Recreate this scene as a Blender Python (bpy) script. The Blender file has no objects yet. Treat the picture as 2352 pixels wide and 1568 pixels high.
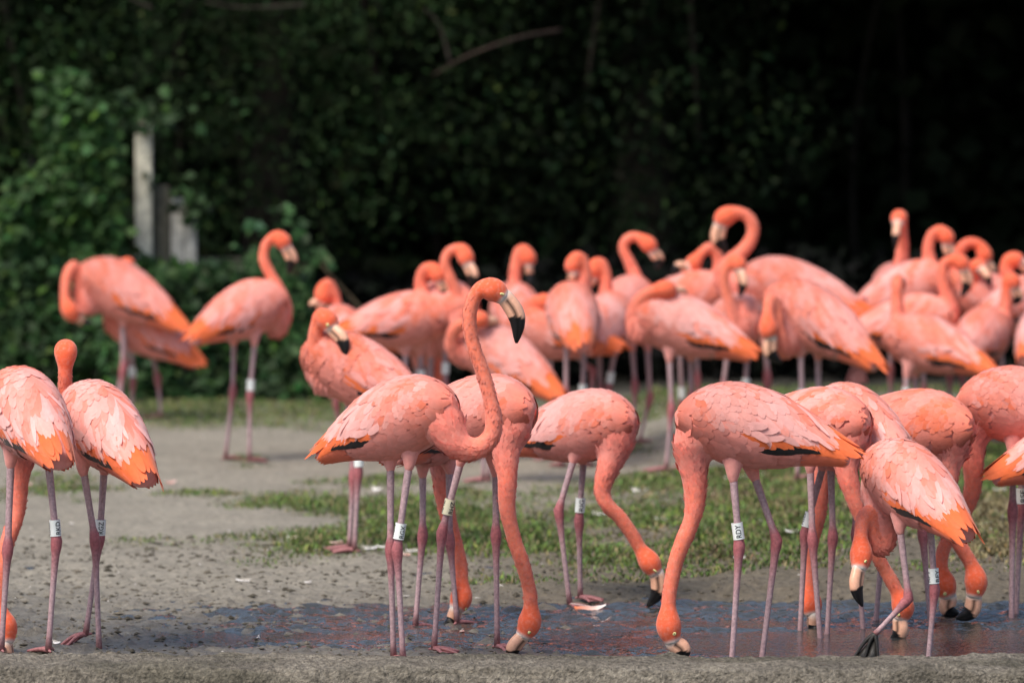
import bpy, bmesh, math, random
import numpy as np
from mathutils import Vector, Matrix
rng = np.random.default_rng(7); random.seed(7)
scene = bpy.context.scene
C = scene.collection
R = math.radians

# ------------------------------------------------------------------ camera, sky, sun, exposure
CAM_H = 1.89; FPX = 12640.0; CX, CY, HOR = 1176.0, 784.0, 22.0
PITCH = math.atan((CY - HOR) / FPX)
cam = bpy.data.cameras.new('camera'); cam_o = bpy.data.objects.new('camera', cam); C.objects.link(cam_o)
cam_o.location = (0, 0, CAM_H); cam_o.rotation_euler = (math.pi / 2 - PITCH, 0, 0)
cam.sensor_width = 36; cam.lens = FPX / 2352 * 36; cam.clip_start = 0.5; cam.clip_end = 2000
cam.dof.use_dof = True; cam.dof.focus_distance = 16.05; cam.dof.aperture_fstop = cam.lens / 64.0
scene.camera = cam_o
SUN = Vector((-0.36, -0.42, 0.83)).normalized()
w = bpy.data.worlds.new('World'); scene.world = w; w.use_nodes = True
nt = w.node_tree; bg = nt.nodes['Background']; sky = nt.nodes.new('ShaderNodeTexSky')
sky.sky_type = 'NISHITA'; sky.sun_disc = False
sky.sun_elevation = math.asin(SUN.z); sky.sun_rotation = math.atan2(SUN.x, SUN.y)
sky.air_density = 1.0; sky.dust_density = 2.0; sky.ozone_density = 1.0
nt.links.new(sky.outputs[0], bg.inputs[0]); bg.inputs[1].default_value = 0.09
sl = bpy.data.lights.new('sun', 'SUN'); sl.energy = 2.3; sl.angle = R(28); sl.color = (1, 0.92, 0.82)
so = bpy.data.objects.new('sun', sl); C.objects.link(so); so.rotation_euler = SUN.to_track_quat('Z', 'Y').to_euler()
so.location = (0, 0, 20)
scene.view_settings.view_transform = 'Standard'; scene.view_settings.look = 'None'
scene.view_settings.exposure = 0.9; scene.view_settings.gamma = 1.0

# ------------------------------------------------------------------ helpers
FWD = np.array((0, math.cos(PITCH), -math.sin(PITCH))); UPV = np.array((0, math.sin(PITCH), math.cos(PITCH)))
def P(px, py, Y):
    d = FWD + np.array(((px - CX) / FPX, 0, 0)) - UPV * ((py - CY) / FPX)
    return np.array((0, 0, CAM_H)) + d * (Y / d[1])
def groundY(py, z=0.0):
    d = FWD - UPV * ((py - CY) / FPX)
    return d[1] * (z - CAM_H) / d[2]
def nrm(v): v = np.asarray(v, float); return v / (np.linalg.norm(v) + 1e-12)
def sstep(a, b, x): t = np.clip((np.asarray(x, float) - a) / (b - a), 0, 1); return t * t * (3 - 2 * t)
def hash2(ix, iy, seed):
    n = (ix.astype(np.int64) * 374761393 + iy.astype(np.int64) * 668265263 + seed * 1442695041) & 0x7fffffff
    n = ((n ^ (n >> 13)) * 1274126177) & 0x7fffffff
    return ((n ^ (n >> 16)) & 0xffff) / 65535.0
def vnoise(x, y, seed=0):
    x = np.asarray(x, float); y = np.asarray(y, float)
    ix = np.floor(x); iy = np.floor(y); fx = x - ix; fy = y - iy
    ux = fx * fx * (3 - 2 * fx); uy = fy * fy * (3 - 2 * fy)
    a = hash2(ix, iy, seed); b = hash2(ix + 1, iy, seed); c = hash2(ix, iy + 1, seed); d = hash2(ix + 1, iy + 1, seed)
    return (a + (b - a) * ux) * (1 - uy) + (c + (d - c) * ux) * uy
def fbm(x, y, oct=4, seed=0):
    s = 0; a = 0.5; t = 0
    for i in range(oct):
        s = s + a * vnoise(x * 2**i, y * 2**i, seed + i * 17); t += a; a *= 0.5
    return s / t
def mesh_from(name, V, F, cols=None, smooth=True, mats=(), mat_idx=None):
    V = np.asarray(V, np.float32); me = bpy.data.meshes.new(name)
    if isinstance(F, np.ndarray):
        n, k = F.shape
        me.vertices.add(len(V)); me.vertices.foreach_set('co', V.ravel())
        me.loops.add(n * k); me.loops.foreach_set('vertex_index', F.ravel().astype(np.int32))
        me.polygons.add(n); me.polygons.foreach_set('loop_start', np.arange(0, n * k, k, dtype=np.int32))
        me.update(calc_edges=True); me.validate()
    else:
        me.from_pydata([tuple(map(float, v)) for v in V], [], F)
    if cols is not None: set_col(me, cols)
    for m in mats: me.materials.append(m)
    if mat_idx is not None: me.polygons.foreach_set('material_index', np.asarray(mat_idx, np.int32))
    me.polygons.foreach_set('use_smooth', np.full(len(me.polygons), smooth))
    me.update()
    return me
def set_col(me, cols):
    cols = np.asarray(cols, np.float32)
    if cols.shape[1] == 3: cols = np.hstack([cols, np.ones((len(cols), 1), np.float32)])
    at = me.color_attributes.new('Col', 'FLOAT_COLOR', 'POINT'); at.data.foreach_set('color', cols.ravel())
def link(name, me, parent=None, loc=None):
    o = bpy.data.objects.new(name, me); C.objects.link(o)
    if parent is not None: o.parent = parent
    if loc is not None: o.location = loc
    return o
def tag(o, label=None, cat=None, group=None, kind=None):
    if label: o['label'] = label
    if cat: o['category'] = cat
    if group: o['group'] = group
    if kind: o['kind'] = kind
    return o
def catmull(pts, n=8):
    p = np.asarray(pts, float); q = np.vstack([2 * p[0] - p[1], p, 2 * p[-1] - p[-2]]); out = []
    for i in range(1, len(q) - 2):
        a, b, c, d = q[i - 1], q[i], q[i + 1], q[i + 2]
        for t in np.linspace(0, 1, n, endpoint=False):
            out.append(0.5 * (2 * b + (c - a) * t + (2 * a - 5 * b + 4 * c - d) * t * t + (3 * b - a - 3 * c + d) * t**3))
    out.append(p[-1]); return np.array(out)
def arclen(p): return np.concatenate([[0], np.cumsum(np.linalg.norm(np.diff(p, axis=0), axis=1))])
def tube(path, rad, n=12, flat=None, up=None):
    """closed tube; returns V, F(list)."""
    path = np.asarray(path, float); m = len(path); rad = np.asarray(rad, float)
    T = np.gradient(path, axis=0); T /= (np.linalg.norm(T, axis=1)[:, None] + 1e-12)
    N = np.asarray(up if up is not None else (0, 0, 1), float)
    if abs(N @ T[0]) > .95 and up is None: N = np.array((1., 0, 0))
    V = []; ang = np.linspace(0, 2 * math.pi, n, endpoint=False)
    for i in range(m):
        N = N - T[i] * (N @ T[i]); N = nrm(N); B = np.cross(T[i], N)
        fl = 1 if flat is None else (flat if np.isscalar(flat) else flat[i])
        V.append(path[i] + rad[i] * (np.cos(ang)[:, None] * N + fl * np.sin(ang)[:, None] * B))
    V = np.vstack(V); F = []
    for i in range(m - 1):
        for j in range(n):
            k = (j + 1) % n; F.append((i * n + j, i * n + k, (i + 1) * n + k, (i + 1) * n + j))
    F.append(tuple(range(n - 1, -1, -1))); F.append(tuple((m - 1) * n + j for j in range(n)))
    return V, F
class MB:
    def __init__(s): s.V = []; s.F = []; s.c = []; s.mi = []; s.n = 0
    def add(s, V, F, col=(1, 1, 1), mi=0):
        V = np.asarray(V, float); s.V.append(V); s.F += [tuple(int(i) + s.n for i in f) for f in F]
        col = np.asarray(col, float)
        s.c.append(np.tile(col, (len(V), 1)) if col.ndim == 1 else col); s.mi += [mi] * len(F); s.n += len(V)
    def mesh(s, name, mats, smooth=True, off=(0, 0, 0)):
        return mesh_from(name, np.vstack(s.V) - np.asarray(off), s.F, np.vstack(s.c), smooth, mats, s.mi)

# ------------------------------------------------------------------ materials
def new_mat(name):
    m = bpy.data.materials.new(name); m.use_nodes = True
    return m, m.node_tree, m.node_tree.nodes['Principled BSDF']
def node(t, typ, **kw):
    n = t.nodes.new(typ)
    for k, v in kw.items(): setattr(n, k, v)
    return n
def noise_node(t, scale, detail=4, rough=.6, coord='Object', sc=None):
    tc = node(t, 'ShaderNodeTexCoord'); n = node(t, 'ShaderNodeTexNoise'); n.inputs['Scale'].default_value = scale
    n.inputs['Detail'].default_value = detail; n.inputs['Roughness'].default_value = rough
    if sc:
        mp = node(t, 'ShaderNodeMapping'); mp.inputs['Scale'].default_value = sc
        t.links.new(tc.outputs[coord], mp.inputs[0]); t.links.new(mp.outputs[0], n.inputs['Vector'])
    else: t.links.new(tc.outputs[coord], n.inputs['Vector'])
    return n
def vary(t, col_out, noise_out, lo, hi):
    mr = node(t, 'ShaderNodeMapRange'); mr.inputs[1].default_value = .3; mr.inputs[2].default_value = .7
    mr.inputs[3].default_value = lo; mr.inputs[4].default_value = hi; t.links.new(noise_out, mr.inputs[0])
    mx = node(t, 'ShaderNodeMix', data_type='RGBA', blend_type='MULTIPLY'); mx.inputs[0].default_value = 1
    t.links.new(col_out, mx.inputs[6]); t.links.new(mr.outputs[0], mx.inputs[7])
    return mx.outputs[2]
def bump(t, b, h, strength, dist):
    n = node(t, 'ShaderNodeBump'); n.inputs['Strength'].default_value = strength; n.inputs['Distance'].default_value = dist
    t.links.new(h, n.inputs['Height']); t.links.new(n.outputs[0], b.inputs['Normal'])
def vcol_mat(name, rough, nscale, lo, hi, bstr=0, bdist=.002, bscale=None, sheen=0, spec=.5, sss=0, sc=None):
    m, t, b = new_mat(name); at = node(t, 'ShaderNodeVertexColor', layer_name='Col')
    n = noise_node(t, nscale, sc=sc); t.links.new(vary(t, at.outputs[0], n.outputs[0], lo, hi), b.inputs['Base Color'])
    b.inputs['Roughness'].default_value = rough; b.inputs['Specular IOR Level'].default_value = spec
    if sheen: b.inputs['Sheen Weight'].default_value = sheen; b.inputs['Sheen Tint'].default_value = (1, .8, .75, 1)
    if sss:
        b.inputs['Subsurface Weight'].default_value = sss; b.inputs['Subsurface Radius'].default_value = (.012, .006, .004)
        b.inputs['Subsurface Scale'].default_value = .6
    if bstr:
        bn = noise_node(t, bscale or nscale * 3, 5, sc=sc); bump(t, b, bn.outputs[0], bstr, bdist)
    return m
M_PLUM = vcol_mat('plumage', .75, 60, .9, 1.1, .22, .004, 150, sheen=.35, spec=.1)
def mottle(m, scale, amount, col):
    t = m.node_tree; b = t.nodes['Principled BSDF']; src = b.inputs['Base Color'].links[0].from_socket; n = noise_node(t, scale, 3, .55)
    mr = node(t, 'ShaderNodeMapRange'); mr.inputs[1].default_value = .48; mr.inputs[2].default_value = .68; mr.inputs[4].default_value = amount; t.links.new(n.outputs[0], mr.inputs[0])
    mx = node(t, 'ShaderNodeMix', data_type='RGBA'); t.links.new(mr.outputs[0], mx.inputs[0]); t.links.new(src, mx.inputs[6]); mx.inputs[7].default_value = (*col, 1); t.links.new(mx.outputs[2], b.inputs['Base Color'])
mottle(M_PLUM, 95, .22, (.85, .44, .36))
M_FEATH = vcol_mat('feather_vane', .65, 60, .92, 1.08, .25, .002, 420, sheen=.15, spec=.2)
def add_translucency(m, fac):
    t = m.node_tree; b = t.nodes['Principled BSDF']; out = t.nodes['Material Output']; tr = t.nodes.new('ShaderNodeBsdfTranslucent'); mx = t.nodes.new('ShaderNodeMixShader')
    mx.inputs[0].default_value = fac; src = b.inputs['Base Color'].links[0].from_socket; t.links.new(src, tr.inputs[0])
    t.links.new(b.outputs[0], mx.inputs[1]); t.links.new(tr.outputs[0], mx.inputs[2]); t.links.new(mx.outputs[0], out.inputs[0])
add_translucency(M_FEATH, .10)
M_LEG = vcol_mat('leg_skin', .5, 120, .68, 1.28, .6, .002, 330, spec=.4)
M_BILL = vcol_mat('bill_horn', .34, 140, .88, 1.08, .15, .001, 200, spec=.3)
M_EYE = vcol_mat('eye', .08, 50, 1, 1)
def plain(name, col, rough, **kw):
    m, t, b = new_mat(name); b.inputs['Base Color'].default_value = (*col, 1); b.inputs['Roughness'].default_value = rough
    n = noise_node(t, kw.get('ns', 60)); rgb = node(t, 'ShaderNodeRGB'); rgb.outputs[0].default_value = (*col, 1)
    t.links.new(vary(t, rgb.outputs[0], n.outputs[0], kw.get('lo', .93), kw.get('hi', 1.05)), b.inputs['Base Color'])
    return m
M_BAND = plain('band_plastic', (.80, .83, .80), .4); M_BANDC = plain('band_plastic_aged', (.70, .66, .47), .45)
M_INK = plain('band_ink', (.012, .014, .018), .5)

# ------------------------------------------------------------------ terrain shape
def wx(px, y):                                           # pixel column at ground row y -> world x
    return (px - CX) / FPX * groundY(y)
def terrain(x, y):
    x = np.asarray(x, float); y = np.asarray(y, float)
    n = fbm(x * 1.3, y * 1.3, 3, 3) - .5; f = fbm(x * 16, y * 11, 3, 9) - .5; g = fbm(x * 5, y * 4, 3, 21) - .5
    h = .016 + .012 * n + .006 * sstep(17, 25, y) * (np.minimum(y, 26) - 17)
    wet = sstep(17.75, 17.2, y + .35 * n + .12 * g)                                   # low strip by the kerb
    pool = wet * sstep(.1, .75, x + .5 * n)                                    # open water on the right
    film = wet * sstep(-1.65, -.55, x + .6 * n + .5 * g) * sstep(16.0, 16.35, y - .10 * x + .3 * n)   # shallow film in the middle
    h = h - .0265 * film - .052 * pool - .05 * pool * sstep(16.6, 15.9, y)
    bank = sstep(.2, 1.0, x + .4 * n) * sstep(17.35, 17.9, y + .15 * g)
    h = h + .045 * bank
    h = h + .020 * f * (1 - .6 * pool) * sstep(24, 17, y) + .008 * f + .012 * g * (.4 + bank)
    h = h + np.maximum(fbm(x * 38, y * 26, 2, 40) - .62, 0) * .055 * sstep(19, 17, y)    # clods
    return h
def gz(x, y): return float(terrain(np.array([x]), np.array([y]))[0])
def grass_mask(x, y):
    n = fbm(x * 2.2, y * 1.4, 4, 77) - .5; n2 = fbm(x * .9, y * .8, 3, 55) - .5
    def ell(px, py, rx, ry):
        Y = groundY(py); X = (px - CX) / FPX * Y
        return 1 - np.sqrt(((x - X) / rx)**2 + ((y - Y) / ry)**2)
    m = np.maximum.reduce([ell(120, 1145, .6, .75), ell(1080, 1215, .95, 2.1), ell(790, 1240, .35, .7), ell(880, 1120, .4, .5),
                           ell(1500, 1215, .9, 2.3), ell(2000, 1200, 1.3, 3.0), ell(2350, 1150, 1.2, 3.5), ell(430, 1150, .3, .25),
                           ell(560, 1095, .2, .2), ell(560, 1080, .12, .25)])
    far = sstep(23.9, 24.9, y + n * 1.4)
    return np.clip(m * 1.4 + n * 2.8 - .1, 0, 1) * .8 + .55 * far * sstep(-.15, .3, n + .1)
def dead_mask(x, y):
    n = fbm(x * 3.1, y * 2.2, 3, 123) - .5
    return sstep(.2, .9, x) * sstep(18.0, 18.6, y) * sstep(22.6, 20.5, y) * sstep(-.08, .12, n)

# ------------------------------------------------------------------ ground, water, kerb
def axis(lo, a, b, hi, fine, grow=1.35):
    core = list(np.arange(a, b + 1e-6, fine)); l = []; r = []; s = fine; v = a
    while v > lo: s *= grow; v -= s; l.append(v)
    s = fine; v = core[-1]
    while v < hi: s *= grow; v += s; r.append(v)
    return np.array(l[::-1] + core + r)
gx = axis(-300, -2.3, 2.9, 300, .016); gy = axis(-60, 15.4, 18.4, 18.41, .018, 1.0)
gy = np.concatenate([axis(-60, 15.3, 18.5, 18.5, .016)[:-1], np.arange(18.5, 27, .035), axis(27, 27.05, 27.06, 700, .1)[1:]])
gy = np.unique(np.round(gy, 4)); gy = gy[np.concatenate([[True], np.diff(gy) > .006])]
X, Y = np.meshgrid(gx, gy); Z = terrain(X, Y)
edge = sstep(15.35, 15.2, Y); Z = Z * (1 - edge) - .12 * edge
wetm = sstep(18.3, 16.6, Y + .9 * (fbm(X * 1.1, Y * 1.1, 3, 5) - .5)); gm = grass_mask(X, Y); dm = dead_mask(X, Y)
dry = np.array((.245, .222, .178)); wetc = np.array((.142, .128, .104)); soil = np.array((.115, .094, .064)); gsoil = np.array((.12, .122, .065))
col = dry + (wetc - dry) * wetm[..., None]
col = col + (gsoil - col) * np.clip(gm * .75, 0, .8)[..., None]
bankm = sstep(-.6, .3, X) * sstep(17.1, 17.5, Y) * sstep(21.5, 19.0, Y)
col = col + (soil - col) * (bankm * .85)[..., None]
col = col * (.82 + .36 * fbm(X * 7, Y * 5, 4, 31))[..., None]
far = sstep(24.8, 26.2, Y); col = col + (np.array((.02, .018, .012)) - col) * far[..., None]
nx, ny = len(gx), len(gy); idx = np.arange(nx * ny).reshape(ny, nx)
Fq = np.stack([idx[:-1, :-1], idx[:-1, 1:], idx[1:, 1:], idx[1:, :-1]], -1).reshape(-1, 4)
m, t, b = new_mat('mud'); at = node(t, 'ShaderNodeVertexColor', layer_name='Col'); n1 = noise_node(t, 38, 6, .7)
t.links.new(vary(t, at.outputs[0], n1.outputs[0], .55, 1.4), b.inputs['Base Color'])
wa = node(t, 'ShaderNodeAttribute', attribute_name='wet'); mr = node(t, 'ShaderNodeMapRange')
mr.inputs[3].default_value = .92; mr.inputs[4].default_value = .42; t.links.new(wa.outputs['Fac'], mr.inputs[0]); t.links.new(mr.outputs[0], b.inputs['Roughness'])
b.inputs['Specular IOR Level'].default_value = .35
n2 = noise_node(t, 90, 6, .65); bump(t, b, n2.outputs[0], .8, .01)
me = mesh_from('ground', np.stack([X, Y, Z], -1).reshape(-1, 3), Fq, col.reshape(-1, 3), True, [m])
wat = me.attributes.new('wet', 'FLOAT', 'POINT'); wat.data.foreach_set('value', wetm.ravel().astype(np.float32))
tag(link('ground', me), kind='structure')
# water sheet
m, t, b = new_mat('pond_water'); b.inputs['Base Color'].default_value = (.048, .048, .044, 1); b.inputs['Roughness'].default_value = .03
b.inputs['IOR'].default_value = 1.5
n1 = noise_node(t, 60, 2, .5, sc=(1, 1, 1)); bump(t, b, n1.outputs[0], .6, .006)
wxs = np.concatenate([[-4], np.arange(-2.4, 3.0, .012), [6]]); wys = np.concatenate([[15.3], np.arange(15.42, 18.6, .014)])
WX, WY = np.meshgrid(wxs, wys)
calm = sstep(.42, .6, fbm(WX * .8, WY * 2.6, 3, 210) + .25 * sstep(16.1, 16.9, WY) - .22 * sstep(.2, 1.0, WX) * sstep(16.9, 16.2, WY))
WZ = 4.4 * (.0050 * (fbm(WX * 11, WY * 15, 2, 200) - .5) + .0045 * (fbm(WX * 21, WY * 27, 2, 205) - .5)) * (.04 + .96 * calm) + .0005
wi = np.arange(WX.size).reshape(WX.shape); WF = np.stack([wi[:-1, :-1], wi[:-1, 1:], wi[1:, 1:], wi[1:, :-1]], -1).reshape(-1, 4)
tag(link('water', mesh_from('water', np.stack([WX, WY, WZ], -1).reshape(-1, 3), WF, None, True, [m])), kind='structure')
# kerb
def kerb():
    xs = np.arange(-3.2, 3.2, .011); prof = []
    D = .30; H = .076
    for tt in np.linspace(0, 1, 7): prof.append((D, -.16 + tt * (.16 + H - .012)))         # back, away from camera
    for a in np.linspace(0, math.pi / 2, 5)[1:]: prof.append((D - .012 + .012 * math.cos(a), H - .012 + .012 * math.sin(a)))
    for tt in np.linspace(0, 1, 18)[1:]: prof.append((D - .012 - tt * (D - .012 - .03), H))
    for a in np.linspace(0, math.pi / 2, 6)[1:]: prof.append((.03 - .03 * math.sin(a), H - .03 + .03 * math.cos(a)))
    for tt in np.linspace(0, 1, 26)[1:]: prof.append((-.10 * tt, H - .03 - tt * (.22 + H)))
    prof = np.array(prof); k = len(prof); s = arclen(np.c_[prof, np.zeros(k)])
    X, I = np.meshgrid(xs, np.arange(k), indexing='ij'); S = s[I]
    n = fbm(X * 9, S * 14, 5, 61) - .5; nb = fbm(X * 1.7, S * 2, 3, 62) - .5; nf = fbm(X * 45, S * 70, 3, 63) - .5
    lay = fbm(X * 5, S * 60, 3, 64) - .5
    dn = .030 * n + .013 * nf + .012 * lay * (I > 30)
    dirY = np.where(I < 9, .5, np.where(I < 30, 0, -1.0)); dirZ = np.where((I >= 9) & (I < 33), 1.0, .15)
    Yv = prof[I, 0] + dn * dirY + .02 * nb; Zv = prof[I, 1] + dn * dirZ + .018 * nb * (I > 5) + .012 * (fbm(X * .9, X * 0, 2, 66) - .5)
    V = np.stack([X, 15.12 + Yv, Zv], -1).reshape(-1, 3); N = len(xs); id_ = np.arange(N * k).reshape(N, k)
    F = np.stack([id_[:-1, :-1], id_[1:, :-1], id_[1:, 1:], id_[:-1, 1:]], -1).reshape(-1, 4)
    c = np.array((.25, .222, .178)) * (.45 + 1.1 * fbm(X * 7, S * 12, 5, 70)).reshape(-1)[:, None]
    st = sstep(.5, .68, fbm(X * 2.2, S * 7, 4, 71)).reshape(-1)[:, None]; c = c + (np.array((.13, .12, .085)) - c) * st * .55
    mm = vcol_mat('kerb_concrete', .95, 70, .4, 1.6, 1.0, .03, 120, spec=.2)
    o = link('concrete_kerb', mesh_from('concrete_kerb', V, F, c, True, [mm]))
    tag(o, 'low rough weathered concrete kerb edging the muddy pool', 'kerb')
kerb()

# ------------------------------------------------------------------ flamingos
ST = np.array([  # u, zc, top, bottom, half width
    (.205, -.012, .002, .002, .002), (.19, -.01, .040, .040, .040), (.15, -.006, .080, .078, .074), (.10, 0, .106, .102, .096), (.04, .002, .119, .114, .108),
    (-.03, .002, .119, .112, .108), (-.10, 0, .109, .094, .099), (-.17, -.004, .090, .066, .083), (-.24, -.010, .066, .038, .062), (-.30, -.016, .044, .020, .043),
    (-.36, -.022, .026, .009, .030), (-.46, -.030, .012, .006, .020)])[::-1]
UU = np.linspace(-.46, .205, 220)
TAB = np.stack([np.interp(UU, ST[:, 0], ST[:, i]) for i in range(1, 5)], 1)
ker = np.exp(-np.linspace(-2, 2, 25)**2); ker /= ker.sum()
TAB = np.stack([np.convolve(np.pad(TAB[:, i], 12, 'edge'), ker, 'valid') for i in range(4)], 1)
TAB[-8:, 1:] *= np.linspace(1, .55, 8)[:, None]
def S(u, th, side=1):
    u = np.asarray(u, float); th = np.asarray(th, float)
    zc, tp, bt, ry = [np.interp(u, UU, TAB[:, i]) for i in range(4)]
    c = np.cos(th); s = np.sin(th); rz = np.where(c > 0, tp, bt)
    n = np.stack([0 * u, side * s / np.maximum(ry, .004), c / np.maximum(rz, .004)], -1); n /= np.linalg.norm(n, axis=-1)[..., None] + 1e-9
    return np.stack([u, side * ry * s, zc + rz * c], -1), n
PALE = np.array((.86, .36, .315)); WHITE = np.array((.87, .50, .465)); SALM = np.array((.85, .218, .15)); ORNG = np.array((.85, .165, .04))
DULL = np.array((.72, .285, .25)); CORAL = np.array((.85, .20, .125)); HEADC = np.array((.80, .115, .04)); BLACK = np.array((.012, .011, .012))
LEGM = np.array((.41, .275, .29)); ANKL = np.array((.36, .11, .12)); FOOTC = np.array((.32, .13, .13)); SKINW = np.array((.66, .62, .56))
FA = np.array([0, .28, .55, .78, .92, 1.0]); FW = np.array([.45, .86, 1.0, .9, .6, .12]); FB = np.array([-1, 0, 1])
FFACE = [(i * 3 + j, i * 3 + j + 1, i * 3 + j + 4, i * 3 + j + 3) for i in range(5) for j in range(2)]
NRM = []
def feather(mb, side, u0, th0, l, wd, al, cb, ct, lift=.0, curl=.0, r=random):
    """one vane laid over the body surface, base tucked under, tip raised"""
    r0 = float(np.interp(u0, UU, .5 * (TAB[:, 1] + TAB[:, 3]))); r0 = max(r0, .035)
    A, Bv = np.meshgrid(FA, FB, indexing='ij'); Wd = FW[:, None] * Bv * wd
    t = (-math.cos(al), math.sin(al)); n = (math.sin(al), math.cos(al))
    bend = curl * A**2 * l
    u = u0 + A * l * t[0] + (Wd + bend) * n[0]; q = A * l * t[1] + (Wd + bend) * n[1]
    th = th0 + q / r0
    p, nn = S(u, np.clip(th, -3.1, 3.1), side)
    h = -.0016 + .0032 * A + lift * .32 * A - .0012 * np.abs(Bv)**2
    p = p + nn * h[..., None]
    v = 1 + .07 * (r.random() - .5)
    g = np.clip(A[..., None], 0, 1)**1.3
    c = (cb + (ct - cb) * g) * v * (1 - .06 * (np.abs(Bv) < .5)[..., None])
    NRM.append((nn + np.array((-.10, 0, 0)) * A[..., None] + r.uniform(-.06, .06)).reshape(-1, 3))
    mb.add(p.reshape(-1, 3), FFACE if side > 0 else [f[::-1] for f in FFACE], np.clip(c.reshape(-1, 3), .005, .92))
TEXTC = {}
def text_mesh(s):
    if s in TEXTC: return TEXTC[s]
    cu = bpy.data.curves.new('txt', 'FONT'); cu.body = s; cu.size = 1; cu.resolution_u = 4; cu.align_x = 'CENTER'; cu.align_y = 'CENTER'; cu.offset = .012
    o = bpy.data.objects.new('txt', cu); C.objects.link(o); bpy.context.view_layer.update()
    me = bpy.data.meshes.new_from_object(o.evaluated_get(bpy.context.evaluated_depsgraph_get()))
    bpy.data.objects.remove(o)
    bm = bmesh.new(); bm.from_mesh(me)
    for _ in range(2):
        long = [e for e in bm.edges if e.calc_length() > .22]
        if long: bmesh.ops.subdivide_edges(bm, edges=long, cuts=1); bmesh.ops.triangulate(bm, faces=bm.faces)
    V = np.array([v.co[:] for v in bm.verts]); bm.verts.index_update(); F = [tuple(v.index for v in f.verts) for f in bm.faces]; bm.free()
    V = V[:, :2] - .5 * (V[:, :2].min(0) + V[:, :2].max(0)); ext = V.max(0) - V.min(0)
    TEXTC[s] = (V / ext, F); return TEXTC[s]
PENDING = []
def flamingo(label, fy, c, yaw, pit, neck, bb, tip, legs, k=1.0, tone=0.5, pale=.5, band=None, dens=1.0, vox=.006, ndy=None, roll=0, eye=True, muddy=None, dark=0):
    rn = random.Random(hash(label) % 9999 if False else int(abs(c[0] * 13 + c[1] * 7)))
    Yb = groundY(fy)
    if vox > .007: dark = max(dark, rn.random() * .16); pale = min(1, max(0, pale + rn.uniform(-.25, .25)))
    cw = P(c[0], c[1], Yb); a = R(yaw); pt = R(pit)
    fwd = np.array((math.cos(a) * math.cos(pt), math.sin(a) * math.cos(pt), math.sin(pt)))
    left = np.array((-math.sin(a), math.cos(a), 0)); up = np.cross(fwd, left); up = nrm(up)
    if roll: left, up = left * math.cos(R(roll)) + up * math.sin(R(roll)), up * math.cos(R(roll)) - left * math.sin(R(roll))
    Mx = np.stack([fwd, left, up], 0) * k
    W = lambda p: np.asarray(p, float) @ Mx + cw
    # --- neck, head
    d0 = .17 * k * math.sin(a) if ndy is None else ndy
    npts = [P(p[0], p[1], Yb + (p[2] if len(p) > 2 else d0)) for p in neck]
    hd = npts[-1]; hdy = neck[-1][2] if len(neck[-1]) > 2 else d0
    bbp = P(bb[0], bb[1], Yb + (bb[2] if len(bb) > 2 else hdy)); tp = P(tip[0], tip[1], Yb + (tip[2] if len(tip) > 2 else (bb[2] if len(bb) > 2 else hdy)))
    f = nrm(bbp - hd); bbp = hd + f * max(.030, min(.058, np.linalg.norm(bbp - hd))) * k
    root_in = W((.055, 0, -.008)); mid_in = W((.125, 0, -.022)) * .58 + npts[0] * .42
    ctrl = [root_in, mid_in] + npts + [bbp]
    path = catmull(ctrl, 9); s = arclen(path)
    i0 = 9 * 2; iH = 9 * (len(ctrl) - 2)
    sn = s - s[i0]; sH = sn[iH]; rbase = .0212 * k
    rad = rbase + .027 * k * np.exp(-np.maximum(sn, 0) / .085)
    rad = np.where(sn < 0, (.0482 * k) + .30 * np.maximum(-sn, 0), rad); rad = np.minimum(rad, .080 * k)
    rad = rad * (1 + .10 * (vnoise(sn * 22 + c[0], sn * 0, 8) - .5))
    hb = .0358 * k
    rad = np.where(sn < sH, rad + (hb - rad) * sstep(sH - .062 * k, sH - .004, sn), hb + (.0235 * k - hb) * sstep(sH, s[-1] - s[i0], sn)**1.2)
    nb_v, nb_f = tube(path, rad, 14)
    # --- torso
    us = np.concatenate([np.linspace(-.30, .17, 22), np.linspace(.18, .204, 5)]); th = np.linspace(-math.pi, math.pi, 28, endpoint=False)
    U, T = np.meshgrid(us, th, indexing='ij'); tv, tn_ = S(U, T); tv = tv - tn_ * .004; n_ = 28; m_ = len(us)
    tf = [(i * n_ + j, i * n_ + (j + 1) % n_, (i + 1) * n_ + (j + 1) % n_, (i + 1) * n_ + j) for i in range(m_ - 1) for j in range(n_)]
    tf += [tuple(range(n_ - 1, -1, -1)), tuple((m_ - 1) * n_ + j for j in range(n_))]
    mb = MB(); mb.add(W(tv.reshape(-1, 3)), tf); mb.add(nb_v, nb_f)
    # --- legs
    feet = []; legm = MB(); legpaths = []
    for i, L in enumerate(legs):
        dy = (-.045 if i == 0 else .045) * abs(math.cos(a)) if len(L) < 4 else L[3]
        lifted = len(L) > 4
        hp, ak, ft = P(*L[0], Yb + dy), P(*L[1], Yb + dy), P(*L[2], Yb + dy)
        if not lifted: ft[2] = gz(ft[0], ft[1]) + .012; 
        into = cw + (hp - cw) * .25; into[0] = hp[0] * .7 + cw[0] * .3
        into = hp + nrm(hp - ak) * .05 * k + (cw - hp) * .25
        th_end = hp + nrm(ak - hp) * .035 * k
        tpth = catmull([into, hp, th_end], 5); v_, f_ = tube(tpth, np.interp(np.linspace(0, 1, len(tpth)), [0, .5, 1], [.042 * k, .021 * k, .0112 * k]), 10)
        mb.add(v_, f_)
        # bare leg
        d1 = nrm(ak - hp); d2 = nrm(ft - ak)
        pth = np.vstack([np.linspace(hp - d1 * .01, ak - d1 * .035 * k, 6), ak - d1 * .018 * k, ak, ak + d2 * .018 * k, np.linspace(ak + d2 * .04 * k, ft, 7)])
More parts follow.
